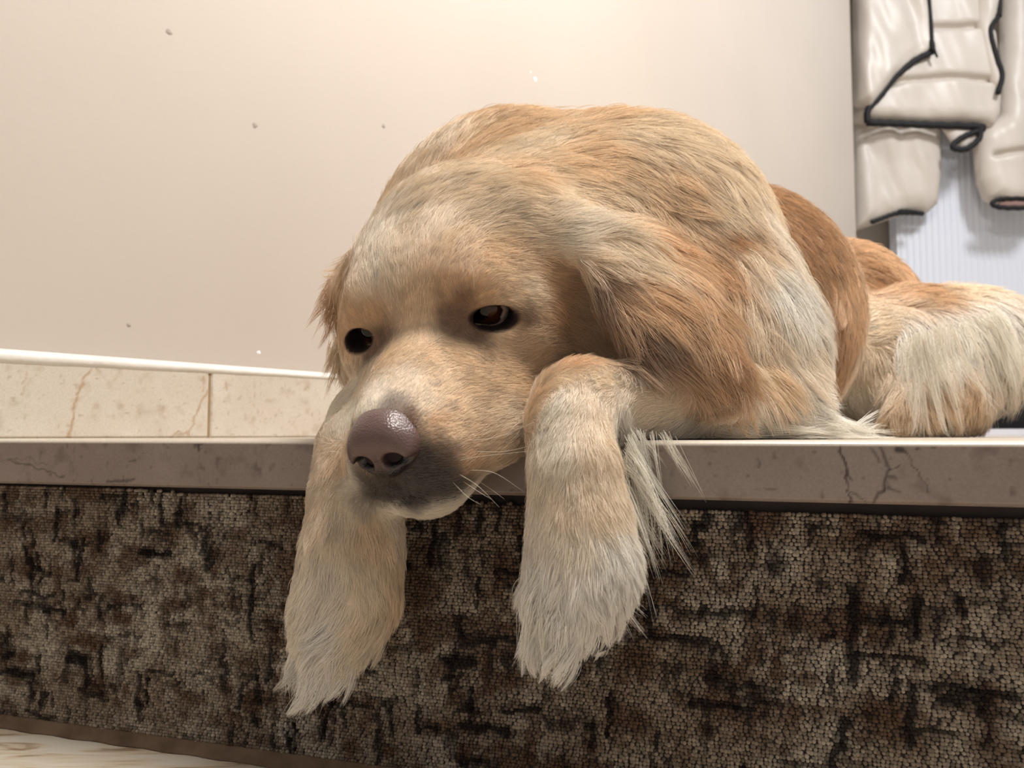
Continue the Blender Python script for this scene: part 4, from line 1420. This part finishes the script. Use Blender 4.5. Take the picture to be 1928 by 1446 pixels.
puff('sleeve', [(1884, -280), (2020, -250), (2010, 200), (1996, 372), (1960, 393), (1884, 393), (1852, 378), (1838, 342), (1830, 262), (1846, 240), (1876, 222), (1880, 150)], JD + 6, 5.2, jk,
     seams=[[(1860, 300), (1920, 292), (2010, 300)]], seed=21, wr=0.8, R_=6)
puff('hem_corner', [(1768, 236), (1848, 240), (1842, 262), (1815, 284), (1796, 276)], JD + 2.5, 1.6, jk, seed=25, wr=0.3, R_=2)


def binding(pix, depth, r, closed=False):
    pts = smooth_line([P(a, b, depth + (c[0] if c else 0)) for a, b, *c in pix], 40)
    wob = np.array([0.12 * math.sin(i * 1.9) for i in range(40)])
    pts[:, 2] += wob
    v_, f_ = tube(pts, r, 7)
    mesh_obj('binding', v_, f_, M_pipe, jk, smooth=True)


binding([(1742, -300), (1747, -60), (1749, 0), (1753, 50), (1755, 94)], JD - 3.4, 0.7)
binding([(1756, 97), (1718, 117), (1682, 149), (1658, 180), (1635, 206), (1633, 230)], JD - 2.2, 1.05)
binding([(1633, 231), (1690, 233), (1760, 236), (1845, 239), (1846, 246)], JD + 0.4, 1.15)
binding([(1846, 242), (1843, 262), (1820, 280), (1798, 280), (1795, 272), (1815, 257), (1844, 246)], JD + 0.2, 0.95)
binding([(1882, -290), (1882, 0), (1879, 30), (1866, 50), (1867, 72), (1878, 112), (1887, 142), (1879, 176)], JD - 2.8, 0.85)
binding([(1641, 419), (1662, 411), (1690, 402), (1720, 401), (1738, 402)], JD + 5.5, 0.75)
binding([(1739, 404), (1722, 399), (1696, 397), (1690, 402)], JD + 5.2, 0.6)
binding([(1940, 374), (1900, 374), (1878, 376), (1868, 384), (1884, 391), (1920, 392), (1950, 391)], JD + 1.5, 0.75)
puff('cuff_lining', [(1874, 383), (1890, 376), (1960, 375), (1960, 391), (1886, 391)], JD + 2.2, 0.8, jk, seed=30, wr=0.1, mat=M_lining, R_=1.5)
v_, f_ = tube(smooth_line([P(1753, 72, JD - 3.4), P(1757, 90, JD - 3.6), P(1765, 108, JD - 3.6)], 8), [0.5, .8, .9, .8, .6, .5, .4, .35], 6)
mesh_obj('zip_pull', v_, f_, M_pipe, jk, smooth=True)

# hook that carries the jacket, above the frame
hk = mesh_obj('coat_hook', *tube(smooth_line([P(1760, -300, BY - 0.2), P(1760, -300, JD + 16), P(1760, -330, JD + 14)], 14), 1.0, 8), noise_mat('steel_hook', lin(180, 180, 184), lin(150, 150, 155), rough=0.35))
tag(hk, 'steel coat hook on the hall wall above the cream jacket', 'hook')

# panel radiator with upright ribs
RD = 264.0
rx0 = P(1690, 500, RD)[0]; rx1 = rx0 + 72.0
rz0, rz1 = P(1800, 737, RD)[2], 118.0
M_rad = noise_mat('white_enamel', lin(226, 230, 240), lin(216, 221, 233), scale=3, rough=0.35, amount=0.5, spec=0.5)
rad_ = empty('radiator', tuple(np.array([(rx0 + rx1) / 2, RD + 4, rz0]) * CM))
tag(rad_, 'white ribbed panel radiator behind the hanging jacket', 'radiator')
v, f = prism([(rx0, RD), (rx1, RD), (rx1, RD + 5), (rx0, RD + 5)], rz0, rz1)
mesh_obj('panel', v, f, M_rad, rad_)
npit = 2.15
nr = int((rx1 - rx0 - 2) / npit)
prof = [(-0.62, 0.0), (-0.42, -0.28), (0.0, -0.36), (0.42, -0.28), (0.62, 0.0)]
vs = [(a, b_, z) for z in (rz0 + 2.5, rz1 - 2.5) for a, b_ in prof]
fs = [[i, i + 1, 5 + i + 1, 5 + i] for i in range(4)] + [[4, 3, 2, 1, 0], [5, 6, 7, 8, 9]]
rib0 = None
for i in range(nr):
    if rib0 is None:
        rib0 = mesh_obj('rib', vs, fs, M_rad, None, smooth=False)
        o = rib0
    else:
        o = rib0.copy(); COL.objects.link(o)
    o.parent = rad_
    o.matrix_parent_inverse = parent_inv(rad_)
    o.location = ((rx0 + 1.6 + i * npit) * CM, RD * CM, 0)
for k_ in (0.15, 0.85):
    xb = rx0 + (rx1 - rx0) * k_
    v, f = prism([(xb - 2, RD + 5), (xb + 2, RD + 5), (xb + 2, BY - 0.3), (xb - 2, BY - 0.3)], rz1 - 30, rz1 - 22)
    mesh_obj('bracket', v, f, M_rad, rad_)

# black shoe with a pale sole on the landing
sh = empty('shoe', tuple(np.array([*P(1908, 820, 205)[:2], 0.0]) * CM))
tag(sh, 'black shoe with pale sole standing behind the dog under the radiator', 'shoe')
sc_ = P(1908, 820, 205.0)
SG = Field(np.arange(sc_[0] - 17, sc_[0] + 22, .5), np.arange(196, 214, .5), np.arange(0.6, 20, .5))
SG.cone((sc_[0] - 5.0, 205, 4.6), (sc_[0] + 12, 205, 6.5), 4.2, 5.2, k=2)
SG.cone((sc_[0] + 1, 205, 8), (sc_[0] + 12, 205, 9.5), 3.4, 4.6, k=2)
SG.ell((sc_[0] + 10, 205, 14.5), (3.6, 2.6, 5), k=1.0, op='cut')
v_, f_ = SG.mesh()
v_ = relax(v_, f_, 2)
t_ = np.vstack([f_[:, [0, 1, 2]], f_[:, [0, 2, 3]]])
n_ = np.cross(v_[t_[:, 1]] - v_[t_[:, 0]], v_[t_[:, 2]] - v_[t_[:, 0]])
if np.einsum('ij,ij->i', v_[t_[:, 0]] - v_.mean(0), n_).sum() < 0:
    f_ = f_[:, ::-1]
mesh_obj('upper', v_, f_, noise_mat('black_fabric', lin(24, 23, 26), lin(14, 13, 15), scale=30, rough=0.9), sh, smooth=True)
sole = []
for i in range(28):
    a = 2 * math.pi * i / 28
    cx_, cy_ = math.cos(a), math.sin(a)
    sole.append((sc_[0] + 3.5 + math.copysign(abs(cx_) ** .7, cx_) * 14.5, 205 + math.copysign(abs(cy_) ** .7, cy_) * 5.0))
v, f = prism(sole, 0.02, 1.7)
mesh_obj('sole', v, f, noise_mat('pale_sole', lin(222, 222, 232), lin(200, 200, 212), rough=0.6), sh)
